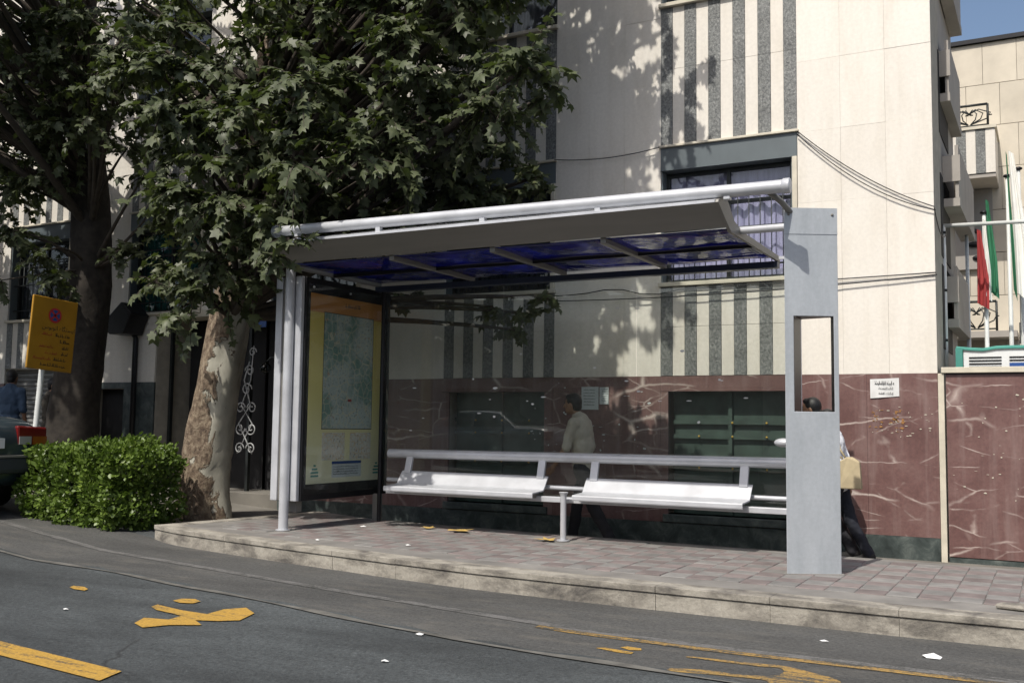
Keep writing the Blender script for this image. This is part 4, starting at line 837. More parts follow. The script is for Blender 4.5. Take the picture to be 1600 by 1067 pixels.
plane_tree('plane tree at the far left edge of the street', None, (-17.9, 10.4, gz(-17.9)), [(-17.9, 10.4, .1, .36), (-17.8, 10.4, 1.6, .31), (-17.9, 10.3, 3.2, .27), (-17.8, 10.1, 5.5, .2), (-17.8, 10, 8, .07)], 2.6, UP3, 23, 'shaded_bark', n_single=0)

# ---- clipped hedge
def hedge(label, x0, x1, y0, y1, z0, z1, n, seed):
    rng = np.random.default_rng(seed); t = thing('hedge', label, 'hedge', ((x0+x1)/2, (y0+y1)/2, z0))
    c = np.array([(x0+x1)/2, (y0+y1)/2, (z0+z1)/2]); h = np.array([(x1-x0)/2, (y1-y0)/2, (z1-z0)/2])
    u = rng.uniform(-1, 1, (n, 3)); face = rng.integers(0, 4, n); 
    u[face == 0, 1] = -1; u[face == 1, 2] = 1; u[face == 2, 0] = rng.choice([-1, 1], (face == 2).sum()); u[face == 3] *= .96
    p4 = (np.abs(u)**8).sum(1)**.125; u = u/np.maximum(p4, 1)[:, None]
    P = c+u*h; bumpy = .05*(np.sin(P[:, 0]*9+P[:, 2]*4)+np.sin(P[:, 0]*17+P[:, 1]*8+1)+np.sin(P[:, 2]*13+P[:, 0]*5))
    N_ = u*np.array([1, 1, 1]); N_ /= np.linalg.norm(N_, axis=1, keepdims=True)+1e-6
    P = P+N_*bumpy[:, None]+rng.normal(size=P.shape)*.034
    A = N_*.8+rng.normal(size=P.shape)*.6+np.array([0, 0, .35]); U = N_*.7+np.array([0, -.1, .6])+rng.normal(size=P.shape)*.55
    Fm = leaf_frames(rng, P, A, U); s = rng.uniform(.02, .072, n)
    pv = np.array([(0,0,0),(.38,.35,.04),(.3,.75,.02),(0,1.1,-.06),(-.3,.75,.02),(-.38,.35,.04)]); pf = np.array([(0,1,2),(0,2,3),(0,3,4),(0,4,5)])
    v = np.einsum('nij,vj->nvi', Fm, pv)*s[:, None, None]+P[:, None, :]; f = pf[None]+(np.arange(n)*6)[:, None, None]
    me = mesh_from('foliage', v.reshape(-1, 3), f.reshape(-1, 3), 'hedge_leaf'); o = bpy.data.objects.new('foliage', me); COL.objects.link(o); o.parent = t; o.matrix_parent_inverse = Matrix.Translation(-t.location); tag(o, kind='stuff')
    st = MB()
    for k in range(9):
        x = x0+.15+(x1-x0-.3)*k/8; y = (y0+y1)/2+random.uniform(-.15, .15); st.tube([(x, y, z0-.05), (x+.04, y, z0+.3), (x-.06, y+.05, z1-.2)], [.02, .014, .006], 5)
        st.tube([(x, y, z0+.15), (x+.12, y-.15, z1-.25)], [.012, .005], 5)
    so_ = st.build('stems', 'twig', t); so_.matrix_parent_inverse = Matrix.Translation(-t.location); tag(so_, kind='stuff')
random.seed(6)
hedge('bright green clipped hedge between parked car and tree trunk', -11.9, -10.12, 8.66, 9.75, -.13, .84, 22000, 5)

# ================================================================ RIGHT-HAND SIDE
lw = thing('boundary_wall', 'red-brown marble boundary wall with white coping right of the building', 'wall', (2, 12.1, -.2))
def WP(o): o.parent = lw; o.matrix_parent_inverse = Matrix.Translation((-2, -12.1, .2)); return o
WP(box('wall_core', (-1.06, 12.034, -.25), (7, 12.28, 1.865), 'mortar'))
for k in range(8):
    for z0, z1 in ((-.12, 1.86),): WP(piece('marble_panel', (-1.06+k*1.0+.003, 12.004+.001*(k % 2), z0+.003), (-1.06+(k+1)*1.0-.003, 12.034, z1-.003), 'marble', None))
WP(box('plinth', (-1.06, 12.012, -.25), (7, 12.033, -.126), 'plinth')); WP(box('coping', (-1.1, 11.965, 1.872), (7.02, 12.32, 1.935), 'sill', bevel=.006)); WP(box('drip_line', (-1.06, 11.995, 1.858), (7, 12.30, 1.8715), 'black_metal'))
WP(box('edge_strip', (-1.137, 11.985, -.24), (-1.075, 12.033, 1.868), 'sill', bevel=.004))

rb = thing('beige_building', 'beige panel building set back at the right with balcony railings', 'building', (2, 22, -.2))
def RP(o): o.parent = rb; o.matrix_parent_inverse = Matrix.Translation((-2, -22, .2)); return o
RP(box('masonry', (-6, 22.05, -.2), (14, 30, 9.08), 'mortar'))
for i in range(13):
    for k in range(8):
        z0 = 9.08-(k+1)*.86; off = .3*(k % 2)
        RP(piece('cladding_panel', (-3.6+i*.62+off, 22.0, z0+.004), (-3.6+(i+1)*.62+off-.008, 22.05, z0+.852), 'beige_block', None))
RP(box('lower_cladding', (-6, 22.01, -.2), (14, 22.05, 2.195), 'beige_block')); RP(box('parapet_cap', (-6.1, 21.93, 9.085), (14, 30.1, 9.17), 'black_metal'))
bx0, bx1, by = -1.9, -.88, 20.9
RP(box('balcony_slab', (bx0, by, 6.06), (bx1, 21.995, 6.14), 'side_wall'))
for k in range(6):
    a = bx0+k*(bx1-bx0)/6; RP(box('balcony_stripe', (a+.002, by-.02, 6.143), (a+(bx1-bx0)/6-.002, by+.06, 7.0), 'granite' if k % 2 == 0 else 'cream'))
RP(box('balcony_side', (bx1-.06, by+.062, 6.143), (bx1, 21.99, 7.0), 'cream')); RP(box('balcony_cap', (bx0-.02, by-.05, 7.003), (bx1+.03, 21.99, 7.06), 'sill'))
def railing(x0, x1, y, z0, z1, parentf):
    m = MB(); m.tube([(x0, y, z1), (x1, y, z1)], .025, 8); m.tube([(x0, y, z0+.04), (x1, y, z0+.04)], .015, 8)
    for x in (x0, x1): m.tube([(x, y, z0), (x, y, z1)], .022, 8)
    c = (x0+x1)/2; h = z1-z0
    for sg in (-1, 1):
        for q in (.12, .22, .34):
            m.tube([(c+sg*.02, y, z0+.06), (c+sg*q*.9, y, z0+h*.35), (c+sg*q*1.1, y, z0+h*.6), (c+sg*q*.5, y, z0+h*.8), (c-sg*q*.2, y, z0+h*.55)], .012, 6)
        m.tube([(c+sg*.4, y, z0+h*.5), (x1 if sg > 0 else x0, y, z0+h*.5)], .012, 6)
    return parentf(m.build('railing', 'iron', smooth=True))
railing(-1.65, -1.0, by+.05, 7.06, 7.5, RP)
railing(-1.66, -.95, 21.3, 3.15, 3.72, RP); RP(box('balcony_slab', (-1.9, 21.2, 3.02), (-.6, 21.995, 3.14), 'side_wall')); railing(-.55, .9, 21.4, 2.9, 3.3, RP)
RP(box('recess_wall', (-2.2, 21.9, 4.45), (-1.0, 21.995, 6.05), 'side_wall'))
for k in range(5): RP(MB().ball((-1.62+.1*k, 21.88, 5.75-.27*k), (.17, .04, .06), 12, 8).build('vent', 'black_metal', smooth=True))

# pipe frame, flagpoles, flags, air cooler behind the wall
pf = thing('pipe_frame', 'pale pipe frame standing above the marble wall coping', 'frame', (-1.15, 13, 1.0))
def FPm(mb, n, mat='pole_white'): o = mb.build(n, mat, smooth=True); o.parent = pf; o.matrix_parent_inverse = Matrix.Translation((1.15, -13, -1.0)); return o
FPm(MB().tube([(-1.22, 13, 3.70), (2.4, 13, 3.62)], .024, 10), 'crossbar'); FPm(MB().tube([(-1.14, 13, 1.0), (-1.14, 13, 3.70)], .03, 10), 'upright'); FPm(MB().tube([(2.3, 13, -.2), (2.3, 13, 3.62)], .03, 10), 'upright')
for z in (2.3, 2.9, 3.6): FPm(MB().tube([(-1.14, 13, z), (-1.14, 13, z+.03)], .036, 10), 'collar', 'black_metal')
def flagpole(label, x, y, h, tilt=0):
    t = thing('flagpole', label, 'flagpole', (x, y, -.18)); MB().tube([(0, 0, 0), (tilt, 0, h)], [.032, .022], 10).build('pole', 'pole_white', t, True); MB().ball((tilt, 0, h+.02), (.05, .05, .025), 10, 6).build('finial', 'black_metal', t, True); return t
flagpole('pale flagpole carrying the red, white and green flag', -.72, 13.6, 4.1); flagpole('pale flagpole beside white banner', -.46, 13.9, 4.6); flagpole('rightmost pale flagpole by picture edge', -.34, 14.2, 4.75); flagpole('thin pale pole in front of beige recess', -1.03, 15.2, 4.4)
def cloth(x0, x1, y, ztop, zbot, skew, fold, ph, t0=0., t1=1.):
    m = MB(); nu, nv = 18, 24
    for j in range(nv+1):
        v = j/nv
        for i in range(nu+1):
            u = t0+(t1-t0)*i/nu; pinch = .35+.65*min(1, v*1.6)
            x = x0+(x1-x0)*u*pinch+skew*v; z = ztop+(zbot-ztop)*v-.22*u*(ztop-zbot)*(.3+.7*v)*.4
            m.v.append((x, y+fold*math.sin(11*u+2.2*v+ph)*(.4+v)+fold*.4*math.sin(23*u+ph), z))
    m.f = [(j*(nu+1)+i, j*(nu+1)+i+1, (j+1)*(nu+1)+i+1, (j+1)*(nu+1)+i) for j in range(nv) for i in range(nu)]; return m
fl = thing('flag', 'hanging red, white and green flag on a pole behind marble wall', 'flag', (-.72, 13.6, 2.8))
def FL_(mb, n, mat): o = mb.build(n, mat, smooth=True); o.parent = fl; o.matrix_parent_inverse = Matrix.Translation((.72, -13.6, -2.8))
FL_(cloth(-.70, -.60, 13.57, 4.1, 2.95, .03, .02, .3), 'green_band', 'flag_green'); FL_(cloth(-.73, -.66, 13.53, 3.85, 2.9, .01, .02, 1.3), 'white_band', 'flag_white'); FL_(cloth(-.80, -.67, 13.50, 3.72, 2.8, -.01, .025, 2.2), 'red_band', 'flag_red')
bn = thing('flag', 'long white and green banner hanging at right picture edge', 'flag', (-.46, 13.9, 2.9))
def BN(mb, n, mat): o = mb.build(n, mat, smooth=True); o.parent = bn; o.matrix_parent_inverse = Matrix.Translation((.46, -13.9, -2.9))
BN(cloth(-.47, -.43, 13.86, 4.75, 3.0, .05, .015, 0), 'green_band', 'flag_green'); BN(cloth(-.44, -.27, 13.83, 4.75, 2.95, .06, .02, 1), 'white_band', 'flag_white')
ac = thing('air_cooler', 'white louvred air cooler with teal cloth behind the marble wall', 'air cooler', (-.3, 13, 1.5))
def AC(o): o.parent = ac; o.matrix_parent_inverse = Matrix.Translation((.3, -13, -1.5)); return o
AC(box('casing', (-.93, 12.75, 1.4), (.9, 13.5, 2.19), 'white_box', bevel=.01))
for c in range(4):
    for k in range(4): AC(box('louvre', (-.87+c*.42, 12.742, 1.97+k*.036), (-.53+c*.42, 12.752, 1.985+k*.036), 'black_metal'))
tc_ = MB()
for k in range(15): x = -1.0+k*.14; z = 2.22-.012*math.sin(k*.9)-.008*(k % 3); tc_.v += [(x, 12.73, z-.035), (x, 12.72, z), (x, 13.2, z+.01)]
tc_.f = [f for k in range(14) for f in ((3*k, 3*k+3, 3*k+4, 3*k+1), (3*k+1, 3*k+4, 3*k+5, 3*k+2))]; AC(tc_.build('cover_cloth', 'teal', smooth=True))
AC(box('cloth_drop', (-1.01, 12.72, 1.9), (-.935, 13.2, 2.2), 'teal')); AC(box('label_patch', (-.45, 12.738, 1.975), (-.1, 12.741, 2.02), 'blue_plate')); AC(box('stand', (-.8, 12.85, -.18), (.8, 13.4, 1.399), 'side_wall'))

# ================================================================ SMALL THINGS ON THE WALL
def cable(label, a, b, sag, r=.006, kinks=()):
    m = MB(); n = 20; P = []
    for k in range(n+1):
        t = k/n; p = Vector(a).lerp(Vector(b), t); p.z -= 4*sag*t*(1-t)
        for (tk, dz, wk) in kinks: p.z += dz*math.exp(-((t-tk)/wk)**2)
        P.append(p)
    tag(m.tube(P, r, 6).build('cable', 'black_metal', smooth=True), label, 'cable')
cable('upper of two black cables running from window corner to pipe frame', (-2.63, 11.975, 4.78), (-1.13, 11.975, 3.73), .10); cable('lower of two black cables running from window corner to pipe frame', (-2.63, 11.965, 4.74), (-1.12, 11.965, 3.69), .15)
cable('black cable sagging across the shaded pier under the tree shadow', (-5.85, 11.95, 4.80), (-4.36, 11.95, 4.79), .06); cable('short black cable from corner to pipe frame', (-1.13, 11.93, 3.71), (-1.1, 12.99, 3.6), .15)
cable('upper black cable running along the wall behind the pylon', (-6.1, 11.935, 2.95), (-1.13, 11.975, 2.99), .01, .007, ((.22, .05, .06), (.33, -.06, .05))); cable('lower black cable running along the wall behind the pylon', (-6.1, 11.925, 2.89), (-1.12, 11.965, 2.965), .06, .007)
nb = thing('notice', 'white paper notice with black writing on red marble by the pylon', 'notice', (-1.7, 11.99, 1.6))
m = MB(); n_ = 6
for k in range(n_+1): x = -1.85+.31*k/n_; m.v += [(x, 11.992-.004*math.sin(k), 1.595+.004*k), (x, 11.992-.003*math.cos(k), 1.812+.002*k)]
m.f = [(2*k, 2*k+2, 2*k+3, 2*k+1) for k in range(n_)]; o = m.build('sheet', 'white_paper', smooth=True); o.parent = nb; o.matrix_parent_inverse = Matrix.Translation((1.7, -11.99, -1.6))
rw = random.Random(9); m = MB(); put = lambda u, v: (u, 11.984, v)
strokes(m, -1.80, 1.755, .20, .034, rw, put); strokes(m, -1.76, 1.70, .15, .022, rw, put); strokes(m, -1.76, 1.645, .15, .02, rw, put)
o = m.build('writing', 'ink'); o.parent = nb; o.matrix_parent_inverse = Matrix.Translation((1.7, -11.99, -1.6))
for lb, x0, x1, z0, z1 in (('larger pale paper notice on wall behind the walking man', -5.44, -5.20, 1.45, 1.745), ('narrow torn paper notice right of the larger pale one', -5.185, -5.06, 1.52, 1.74)):
    t = thing('notice', lb, 'notice', (x0, 11.99, z0)); o = MB().box((0, -.004, 0), (x1-x0, 0, z1-z0)).build('sheet', 'paper_grey', t)
    m = MB()
    for k in range(6): strokes(m, .03, (z1-z0)*(.85-.13*k), (x1-x0)*.65, .014, rw, lambda u, v: (u, -.0055, v))
    m.build('writing', 'ink', t)
def flakes(label, x0, x1, z0, z1, n, seed, mat, smin=.004, smax=.03):
    r_ = random.Random(seed); m = MB()
    for k in range(n):
        x, z = r_.uniform(x0, x1), r_.uniform(z0, z1); a, b = r_.uniform(smin, smax), r_.uniform(smin*.6, smax*.5); q = 6
        o = len(m.v); m.v += [(x+a*math.cos(i*2*math.pi/q)*r_.uniform(.5, 1.2), 11.9965, z+b*math.sin(i*2*math.pi/q)*r_.uniform(.5, 1.2)) for i in range(q)]; m.f.append(tuple(range(o, o+q))[::-1])
    o = tag(m.build('poster_residue', mat), label, 'residue', kind='stuff')
MAT['ochre'] = basic('ochre_tape_residue', (.30, .15, .05), .8, var=.3, scale=20, bs=0)
flakes('ochre tape marks left by a poster on marble', -1.87, -1.5, 1.22, 1.47, 40, 1, 'ochre'); flakes('pale flakes of torn poster below the notice', -1.9, -1.2, 1.15, 1.5, 34, 2, 'sill', .003, .02)
flakes('white paper crumbs stuck on the marble boundary wall', -1.0, 0.1, .5, 1.75, 46, 3, 'sill', .003, .022); flakes('white crumbs of paper on marble behind the shelter', -6.2, -4.5, .9, 1.8, 40, 4, 'paper_grey', .004, .03)
wl = thing('wall_lamp', 'unlit glass globe lamp on bracket beside the dark entrance', 'lamp', (-10.5, 11.98, 2.0))
MB().tube([(0, 0, .1), (-.02, -.1, .22), (-.12, -.14, .22), (-.2, -.14, .16)], .012, 8).build('bracket', 'iron', wl, True); MB().ball((-.22, -.14, .06), .085, 16, 10).build('globe', 'car_glass', wl, True)
tag(MB().box((-10.98, 11.86, 2.70), (-10.76, 11.875, 2.86)).build('number_plate', 'blue_plate'), 'small blue plate hanging above the dark entrance', 'plate')

# ---- yellow street sign
sg = thing('street_sign', 'yellow no-stopping sign board on a leaning white pole at the hedge', 'street sign', (-12.3, 9.02, gz(-12.3)+.0))
lean = Matrix.Rotation(R(-3.6), 4, 'X')
def SG(mb, n, mat, smooth=False, bevel=0): o = mb.build(n, mat, sg, smooth, bevel); o.matrix_parent_inverse = lean; return o
SG(MB().tube([(-.03, 0.0, -.05), (-.03, 0.0, 2.85)], .038, 14), 'pole', 'pole_white', 'auto')
SG(MB().box((-.012, -.28, 1.93), (.02, .44, 2.94)), 'board', 'sign_yellow', bevel=.012)
rim = MB().tube([(.0235, .08, 2.70), (.0245, .08, 2.70)], .105, 28); SG(rim, 'symbol_ring', 'sign_red'); SG(MB().tube([(.0246, .08, 2.70), (.0255, .08, 2.70)], .077, 28), 'symbol_disc', 'blue_plate')
m = MB()
for s_ in (-1, 1): d_ = Vector((0, .7071, .7071*s_)); e_ = Vector((0, -.7071*s_, .7071)); c_ = Vector((.0262, .08, 2.70)); o_ = len(m.v); m.v += [tuple(c_+d_*.08+e_*.014), tuple(c_-d_*.08+e_*.014), tuple(c_-d_*.08-e_*.014), tuple(c_+d_*.08-e_*.014)]; m.f.append((o_, o_+1, o_+2, o_+3))
SG(m, 'symbol_cross', 'sign_red')
rw = random.Random(31); put = lambda u, v: (.0215, u, v)
m = MB(); m2 = MB()
for k, (a, wd, ra, rwid) in enumerate([(None, 0, None, 0), (.12, .22, -.10, .16), (.2, .15, None, 0), (.24, .1, -.12, .22), (.24, .1, -.02, .18), (.12, .2, -.2, .28), (-.08, .4, None, 0)]):
    z = 2.50-.085*k
    m, m2 = MB(), MB()
    if a is not None: strokes(m, a, z, wd, .042, rw, put); tag(SG(m, 'black_writing', 'ink'), kind='stuff')
    if ra is not None: strokes(m2, ra, z, rwid, .036, rw, put); tag(SG(m2, 'red_writing', 'red_ink'), kind='stuff')
# heading line in joined script (presentation forms, laid out left to right)
fc = bpy.data.curves.new('heading', 'FONT'); fc.body = "\u0627\ufef3\ufeb4\ufe98\ufb95\ufe8e\ufee9 \u0627\ufe97\ufeee\ufe91\ufeee\ufeb1"[::-1]; fc.size = .085; fc.resolution_u = 2; fc.align_x = 'CENTER'
fo = bpy.data.objects.new('tmp', fc); COL.objects.link(fo); dg = bpy.context.evaluated_depsgraph_get(); fm = bpy.data.meshes.new_from_object(fo.evaluated_get(dg)); bpy.data.objects.remove(fo)
fm.transform(Matrix(((0, 0, 1, .0218), (1, 0, 0, .16), (0, 1, 0, 2.50), (0, 0, 0, 1)))); fm.materials.clear(); fm.materials.append(MAT['ink'])
o = bpy.data.objects.new('heading_text', fm); COL.objects.link(o); o.parent = sg; o.matrix_parent_inverse = lean

# ================================================================ CARS
def sedan(label, paint, loc, rot, s=1.):
    t = thing('parked_car', label, 'car', loc); t.rotation_euler = (0, 0, rot); t.scale = (s, s, s)
    st = [(-2.17, .66, .80, .40), (-2.12, .76, .96, .30), (-1.98, .81, 1.05, .25), (-1.6, .835, 1.075, .22), (-1.3, .84, 1.06, .2), (-.6, .845, .98, .19), (.4, .845, .97, .19), (1.0, .84, .98, .2), (1.25, .83, .95, .21), (1.75, .81, .88, .23), (2.05, .76, .78, .27), (2.16, .66, .66, .34)]
    m = MB(); prof = lambda w_, zt, zb: [(-w_*.9, zb), (-w_*.985, zb+.1), (-w_, zb+.3), (-w_*.985, zt-.18), (-w_*.93, zt-.05), (-w_*.7, zt-.005), (0, zt+.012), (w_*.7, zt-.005), (w_*.93, zt-.05), (w_*.985, zt-.18), (w_, zb+.3), (w_*.985, zb+.1), (w_*.9, zb)]
    for x, w_, zt, zb in st: m.v += [(x, y, z) for y, z in prof(w_, zt, zb)]
    n = 13
    for i in range(len(st)-1): m.f += [(i*n+j, (i+1)*n+j, (i+1)*n+(j+1) % n, i*n+(j+1) % n) for j in range(n)]
    m.f += [tuple(range(n)), tuple(range((len(st)-1)*n, len(st)*n))[::-1]]
    b = m.build('body', paint, t, True); sb = b.modifiers.new('sub', 'SUBSURF'); sb.levels = 1; sb.render_levels = 2
    ca = MB(); cs = [(-1.42, .73, .99, .73), (-1.25, .72, 1.06, .7), (-.78, .73, 1.40, .575), (-.2, .735, 1.435, .57), (.35, .735, 1.42, .575), (1.08, .74, .99, .72)]
    for x, wb, zt, wt in cs: ca.v += [(x, -wb, .93), (x, -wt, zt-.03), (x, -wt*.75, zt), (x, wt*.75, zt), (x, wt, zt-.03), (x, wb, .93)]
    for i in range(len(cs)-1): ca.f += [(i*6+j, (i+1)*6+j, (i+1)*6+j+1, i*6+j+1) for j in range(5)]
    ca.f += [(0, 1, 2, 3, 4, 5), tuple(range(30, 36))[::-1]]; cb = ca.build('cabin', paint, t, False, .02)
    def quad(nm, P, mat='car_glass'): return MB().add(P, [(0, 1, 2, 3)]).build(nm, mat, cb)
    quad('rear_window', [(-1.235, -.6, 1.09), (-.80, -.5, 1.40), (-.80, .5, 1.40), (-1.235, .6, 1.09)][::-1]); quad('windscreen', [(1.02, -.64, 1.055), (.42, -.5, 1.415), (.42, .5, 1.415), (1.02, .64, 1.055)])
    for sgn in (-1, 1):
        for xs in ((-1.0, -.62, -.14, -.14), (-.06, -.06, .34, .88)):
            P = [(xs[0], sgn*.735, 1.03), (xs[1], sgn*.605, 1.36), (xs[2], sgn*.605, 1.37), (xs[3], sgn*.735, 1.03)]; quad('side_window', P)
        MB().box((-.85, sgn*.845-.012, .84), (-.67, sgn*.845+.012, .87)).build('door_handle', 'black_metal', b)
        la = MB().extr([(sgn*.43, .73), (sgn*.80, .73), (sgn*.80, .93), (sgn*.43, .95)][::sgn], 'x', -2.165, -2.02).build('tail_light', 'red_lens', t, bevel=.02)
        MB().extr([(sgn*.62, .74), (sgn*.795, .74), (sgn*.795, .83), (sgn*.62, .83)][::sgn], 'x', -2.172, -2.10).build('indicator_lens', 'amber_lens', la); MB().extr([(sgn*.45, .74), (sgn*.60, .74), (sgn*.60, .83), (sgn*.45, .83)][::sgn], 'x', -2.172, -2.10).build('reverse_lens', 'clear_lens', la)
        MB().extr([(sgn*.45, .58), (sgn*.72, .58), (sgn*.72, .72), (sgn*.45, .72)][::sgn], 'x', 2.04, 2.15).build('headlight', 'clear_lens', t, bevel=.02)
    MB().box((-2.26, -.80, .42), (-1.95, .80, .62)).build('bumper', 'bumper', t, bevel=.05); MB().box((1.95, -.78, .36), (2.25, .78, .56)).build('bumper', 'bumper', t, bevel=.05)
    MB().box((-2.268, -.79, .60), (-2.1, .79, .622)).build('bumper_strip', 'fascia', t); MB().box((-2.19, -.26, .70), (-2.14, .26, .81)).build('licence_plate', 'white_paper', t)
    MB().ball((-2.12, .62, 1.0), (.012, .05, .03), 10, 6).build('badge', 'chrome', t, True)
    for x in (-1.35, 1.32):
        for sgn in (-1, 1):
            wv = MB(); y = sgn*.74; wv.tube([(x, y-.09, .3), (x, y-.07, .3), (x, y+.07, .3), (x, y+.09, .3)], [.26, .3, .3, .26], 24); wo = wv.build('wheel', 'rubber', t, 'auto')
            MB().tube([(x, y+sgn*.085, .3), (x, y+sgn*.098, .3)], .18, 20).build('rim', 'fascia', wo, 'auto')
    return t
sedan('dark teal sedan parked at the kerb left of the hedge', 'teal_car_paint', (-14.48, 8.05, gz(-13.2)+.0), math.pi, 1.17)

# ================================================================ PEOPLE
def person(label, loc, heading, H, shirt, trousers, stride, lean=0., arm=(.3, -.3), sleeves='short', bag=None, look=0.):
    """local axes: +y forward, +x to the person's right; all limbs tapered, remeshed into one skin"""
    k = H/1.74; t = thing('person', label, 'person', loc); t.rotation_euler = (0, 0, heading); t.scale = (k, k, k)
    V = Vector
    pel = V((0, 0, .93)); 
    def L(z, y=0., x=0.): return V((x, y+lean*(z-.93), z))
    chest, neck = L(1.30, .0), L(1.47, .0); head = L(1.625, .045)
    hips, knees, ank, sho, elb, wri = {}, {}, {}, {}, {}, {}
    for sgn in (-1, 1):
        a = stride*sgn; hips[sgn] = V((.09*sgn, 0, .90)); kn = hips[sgn]+V((0, math.sin(a)*.43, -math.cos(a)*.43))
        b = a*1.0 if a > 0 else a*1.9
        knees[sgn] = kn; ank[sgn] = kn+V((0, math.sin(b if a < 0 else a*.55)*.42, -math.cos(b if a < 0 else a*.55)*.42))
        s_ = L(1.405, -.01, .185*sgn); sho[sgn] = s_; th = arm[0] if sgn > 0 else arm[1]
        e_ = s_+V((.035*sgn, math.sin(th)*.29, -math.cos(th)*.29)); elb[sgn] = e_; wri[sgn] = e_+V((.0, math.sin(th+.35)*.25, -math.cos(th+.35)*.25))
    low = min(ank[1].z, ank[-1].z)-.075; dz = V((0, 0, -low))
    for d in (hips, knees, ank, sho, elb, wri):
        for s_ in d: d[s_] = d[s_]+dz
    pel, chest, neck, head = pel+dz, chest+dz, neck+dz, head+dz
    def skin(mb, nm, mat, vox, parent=t):
        o = mb.build(nm, mat, parent, True); r_ = o.modifiers.new('remesh', 'REMESH'); r_.mode = 'VOXEL'; r_.voxel_size = vox; r_.use_smooth_shade = True
        s2 = o.modifiers.new('smooth', 'SMOOTH'); s2.iterations = 5; s2.factor = .5; return o
    def fold(o):
        d = o.modifiers.new('folds', 'DISPLACE'); tx = bpy.data.textures.new('cloth_folds', 'CLOUDS'); tx.noise_scale = .09; tx.noise_depth = 3; d.texture = tx; d.strength = .035; d.mid_level = .5; d.texture_coords = 'LOCAL'
    def trunk_(mb, gr):
        mb.ball(pel+V((0, 0, .02)), (.165+gr, .115+gr, .13+gr), 16, 10); mb.ball(pel+V((0, .0+lean*.15, .19)), (.148+gr, .105+gr, .17+gr), 16, 10); mb.ball(chest, (.175+gr, .115+gr, .20+gr), 16, 10)
        for s_ in (-1, 1): mb.ball(sho[s_]-V((.02*s_, 0, .01)), .062+gr, 12, 8)
        mb.cone(chest+V((0, 0, .13)), neck, .09+gr, .06+gr)
    bm = MB(); trunk_(bm, 0)
    bm.cone(neck-V((0, 0, .04)), head-V((0, .02, .03)), .056, .052); bm.ball(head, (.074, .096, .118), 18, 12); bm.ball(head+V((0, .035, -.06)), (.055, .06, .06), 14, 8)
    bm.cone(head+V((0, .09, .01)), head+V((0, .112, -.028)), .011, .016, 8)
    for s_ in (-1, 1):
        bm.ball(head+V((.076*s_, -.005, -.01)), (.012, .022, .032), 8, 6)
        bm.cone(hips[s_], knees[s_], .083, .055); bm.cone(knees[s_], ank[s_], .055, .038); bm.cone(ank[s_]-V((0, .01, .03)), ank[s_]+V((0, .06, -.04)), .03, .024)
        bm.cone(sho[s_], elb[s_], .047, .037); bm.cone(elb[s_], wri[s_], .037, .026)
        d_ = (wri[s_]-elb[s_]).normalized(); pc = wri[s_]+d_*.05; bm.ball(pc, (.02, .036, .05), 10, 8)
        for q in range(4):
            f0 = wri[s_]+d_*.085+V((0, -.03+.02*q, 0)); f1 = f0+d_*(.035, .042, .04, .03)[q]+V((-.012*s_, .008, 0)); bm.cone(f0, f1, .0095, .009, 8); bm.cone(f1, f1+d_*.025+V((-.018*s_, .006, 0)), .009, .0075, 8)
        th0 = wri[s_]+d_*.03+V((0, .03, 0)); bm.cone(th0, th0+d_*.03+V((0, .025, 0)), .011, .01, 8); bm.cone(th0+d_*.03+V((0, .025, 0)), th0+d_*.055+V((-.006*s_, .03, 0)), .01, .008, 8)
    skin(bm, 'body', 'skin', .0085)
    for s_ in (-1, 1): MB().ball(head+V((.03*s_, .088, .018)), (.013, .009, .008), 8, 6).build('eye', 'ink', t, True)
    MB().ball(head+V((0, .093, -.055)), (.024, .008, .006), 8, 6).build('mouth', 'red_ink', t, True)
    hm = MB(); hm.ball(head+V((0, -.018, .028)), (.084, .098, .106), 18, 12); hm.ball(head+V((0, -.05, -.03)), (.072, .062, .07), 14, 9); hm.ball(head+V((0, .045, .085)), (.055, .045, .035), 12, 8); skin(hm, 'hair', 'hair', .009)
    sm = MB(); trunk_(sm, .016); sm.ball(pel+V((0, 0, -.02)), (.178, .13, .12), 16, 10)
    for s_ in (-1, 1):
        sm.cone(sho[s_], elb[s_], .066, .056)
        if sleeves == 'long': sm.cone(elb[s_], wri[s_]-(wri[s_]-elb[s_])*.08, .055, .042)
        sm.cone(neck+V((.02*s_, -.01, -.03)), neck+V((.02*s_, .02, -.01)), .055, .05, 10)
    fold(skin(sm, 'shirt', shirt, .012))
    tm_ = MB(); tm_.ball(pel+V((0, 0, .0)), (.168, .12, .12), 16, 10)
    for s_ in (-1, 1): tm_.cone(hips[s_], knees[s_], .098, .075); tm_.cone(knees[s_], ank[s_]+V((0, -.005, -.01)), .074, .062)
    fold(skin(tm_, 'trousers', trousers, .012))
    for s_ in (-1, 1):
        sh_ = MB(); pit = .9*max(0, -stride*s_) if True else 0
        a_ = ank[s_]; sh_.cone(a_+V((0, -.035, -.035)), a_+V((0, .15*math.cos(pit), -.045-.15*math.sin(pit))), .047, .04, 12); sh_.ball(a_+V((0, .01, -.01)), (.052, .066, .058), 12, 8); skin(sh_, 'shoe', 'shoe', .009)
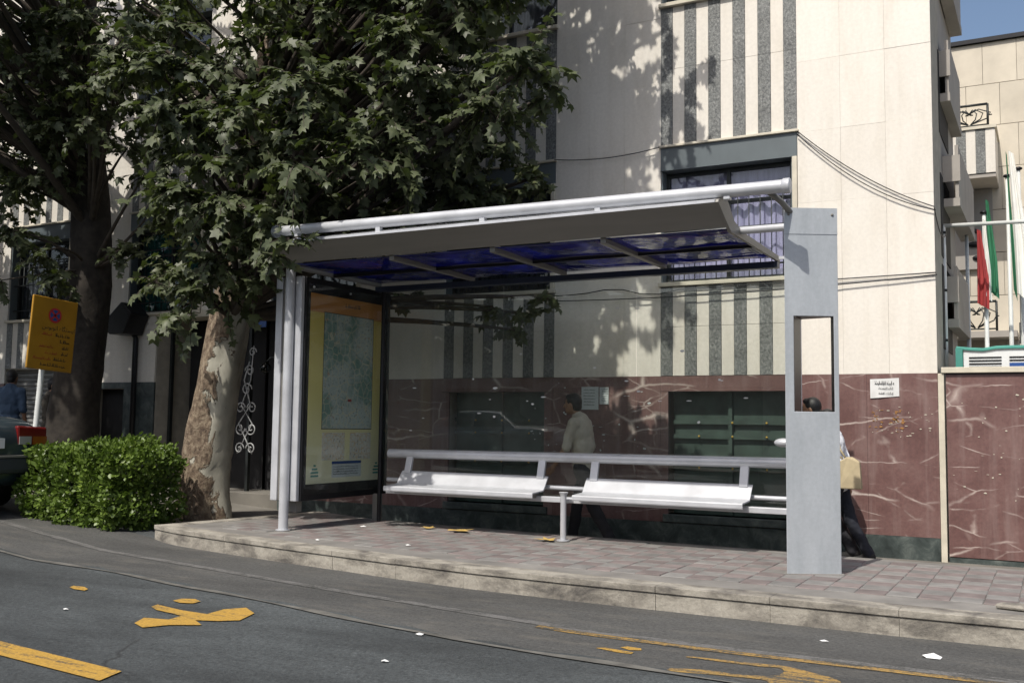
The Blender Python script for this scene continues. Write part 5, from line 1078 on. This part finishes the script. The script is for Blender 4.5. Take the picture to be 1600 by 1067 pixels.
    if bag:
        bt = thing('shoulder_bag', 'beige cloth bag hanging at the back of person in white shirt', 'bag', loc); bt.rotation_euler = (0, 0, heading); bt.scale = (k, k, k)
        bg = MB(); z0 = .86; c = V((-.20, -.17, z0))
        pts = [(-.5, 0), (.5, 0), (.42, .9), (.12, 1.05), (-.12, 1.05), (-.42, .9)]
        n = len(pts)
        for dx in (-.045, .045):
            for (u, v_) in pts: bg.v.append((c.x+dx*(1 if v_ < .95 else .3), c.y+u*.26, c.z+v_*.34))
        bg.f = [tuple(range(n)), tuple(range(n, 2*n))[::-1]]+[(i, n+i, n+(i+1) % n, (i+1) % n) for i in range(n)]
        o = bg.build('pouch', 'bag_beige', bt, False, .025)
        MB().tube([(c.x, c.y+.05, c.z+.35), (c.x+.02, -.06, 1.30), (c.x+.08, -.03, 1.46), (c.x+.02, .1, 1.30), (c.x, c.y+.08, c.z+.34)], .012, 8).build('strap', 'bag_beige', bt, True)
    return t
W_ = gz(0)+.005
person('man in light grey-brown shirt walking behind the shelter glass', (-5.0, 11.12, W_), math.pi/2, 1.80, 'grey_shirt', 'dark_trousers', .30, .16, (-.15, .25), 'short')
person('dark-haired person whose head shows through the pylon opening', (-2.32, 11.5, W_), math.pi/2, 1.76, 'brown_shirt', 'dark_trousers', .3, .06, (.3, -.3), 'long')
person('person in white shirt with beige bag walking behind the pylon', (-2.08, 11.25, W_), math.pi/2, 1.62, 'white_shirt', 'navy_cloth', -.26, .12, (-.4, .4), 'short', bag=True)
person('man in dark blue shirt standing beyond the parked car', (-15.55, 10.95, gz(-15.5)+.005), math.pi*.15, 1.86, 'blue_shirt', 'dark_trousers', .12, 0, (.05, -.05), 'short')
person('man in dark brown shirt standing beside the sign pole', (-14.9, 11.25, gz(-14.9)+.005), -math.pi*.3, 1.76, 'brown_shirt', 'dark_trousers', .1, 0, (.05, -.05), 'long')

# ================================================================ ACROSS THE STREET (seen in the reflections)
ob = thing('street_building', 'low building across the street, reflected in the glass', 'building', (-8, -14, -.05))
MB().box((-40, -6, 0), (40, 0, 6.2)).build('wall', 'side_wall', ob)
for k in range(16):
    x = -38+k*4.8; wdw = MB().box((x, -.02, .3), (x+3.4, .03, 2.7)).build('shop_window', 'dark', ob); MB().box((x+.05, .035, .35), (x+3.35, .045, 2.65)).build('pane', 'window_glass', wdw)
    u_ = MB().box((x+.4, -.02, 3.7), (x+1.7, .03, 5.2)).build('window', 'dark', ob); MB().box((x+.45, .035, 3.75), (x+1.65, .045, 5.15)).build('pane', 'window_glass', u_)
for x, lb in ((-21.5, 'plane tree across the street, left'), (-14, 'plane tree across the street, centre'), (-6, 'plane tree across the street, right')):
    bs = []
    while len(bs) < 40:
        p = (x+rb_.uniform(-3.3, 3.3), -10+rb_.uniform(-2.2, 2.2), rb_.uniform(2.6, 6.8))
        if ((p[0]-x)/3.3)**2+((p[1]+10)/2.3)**2+((p[2]-4.8)/2.2)**2 < 1: bs.append((*p, .6))
    plane_tree(lb, None, (x, -10, -.05), [(x, -10, -.05, .3), (x, -10, 1.5, .25), (x+.2, -10, 3.5, .2), (x, -10, 6, .05)], 1.8, bs, int(-x), 'shaded_bark', (.16, .3), .8, 0, False)
sedan('silver sedan parked across the street', 'silver_car_paint', (-14.2, -3.4, gz(-13)), math.pi*.98, 1.1)
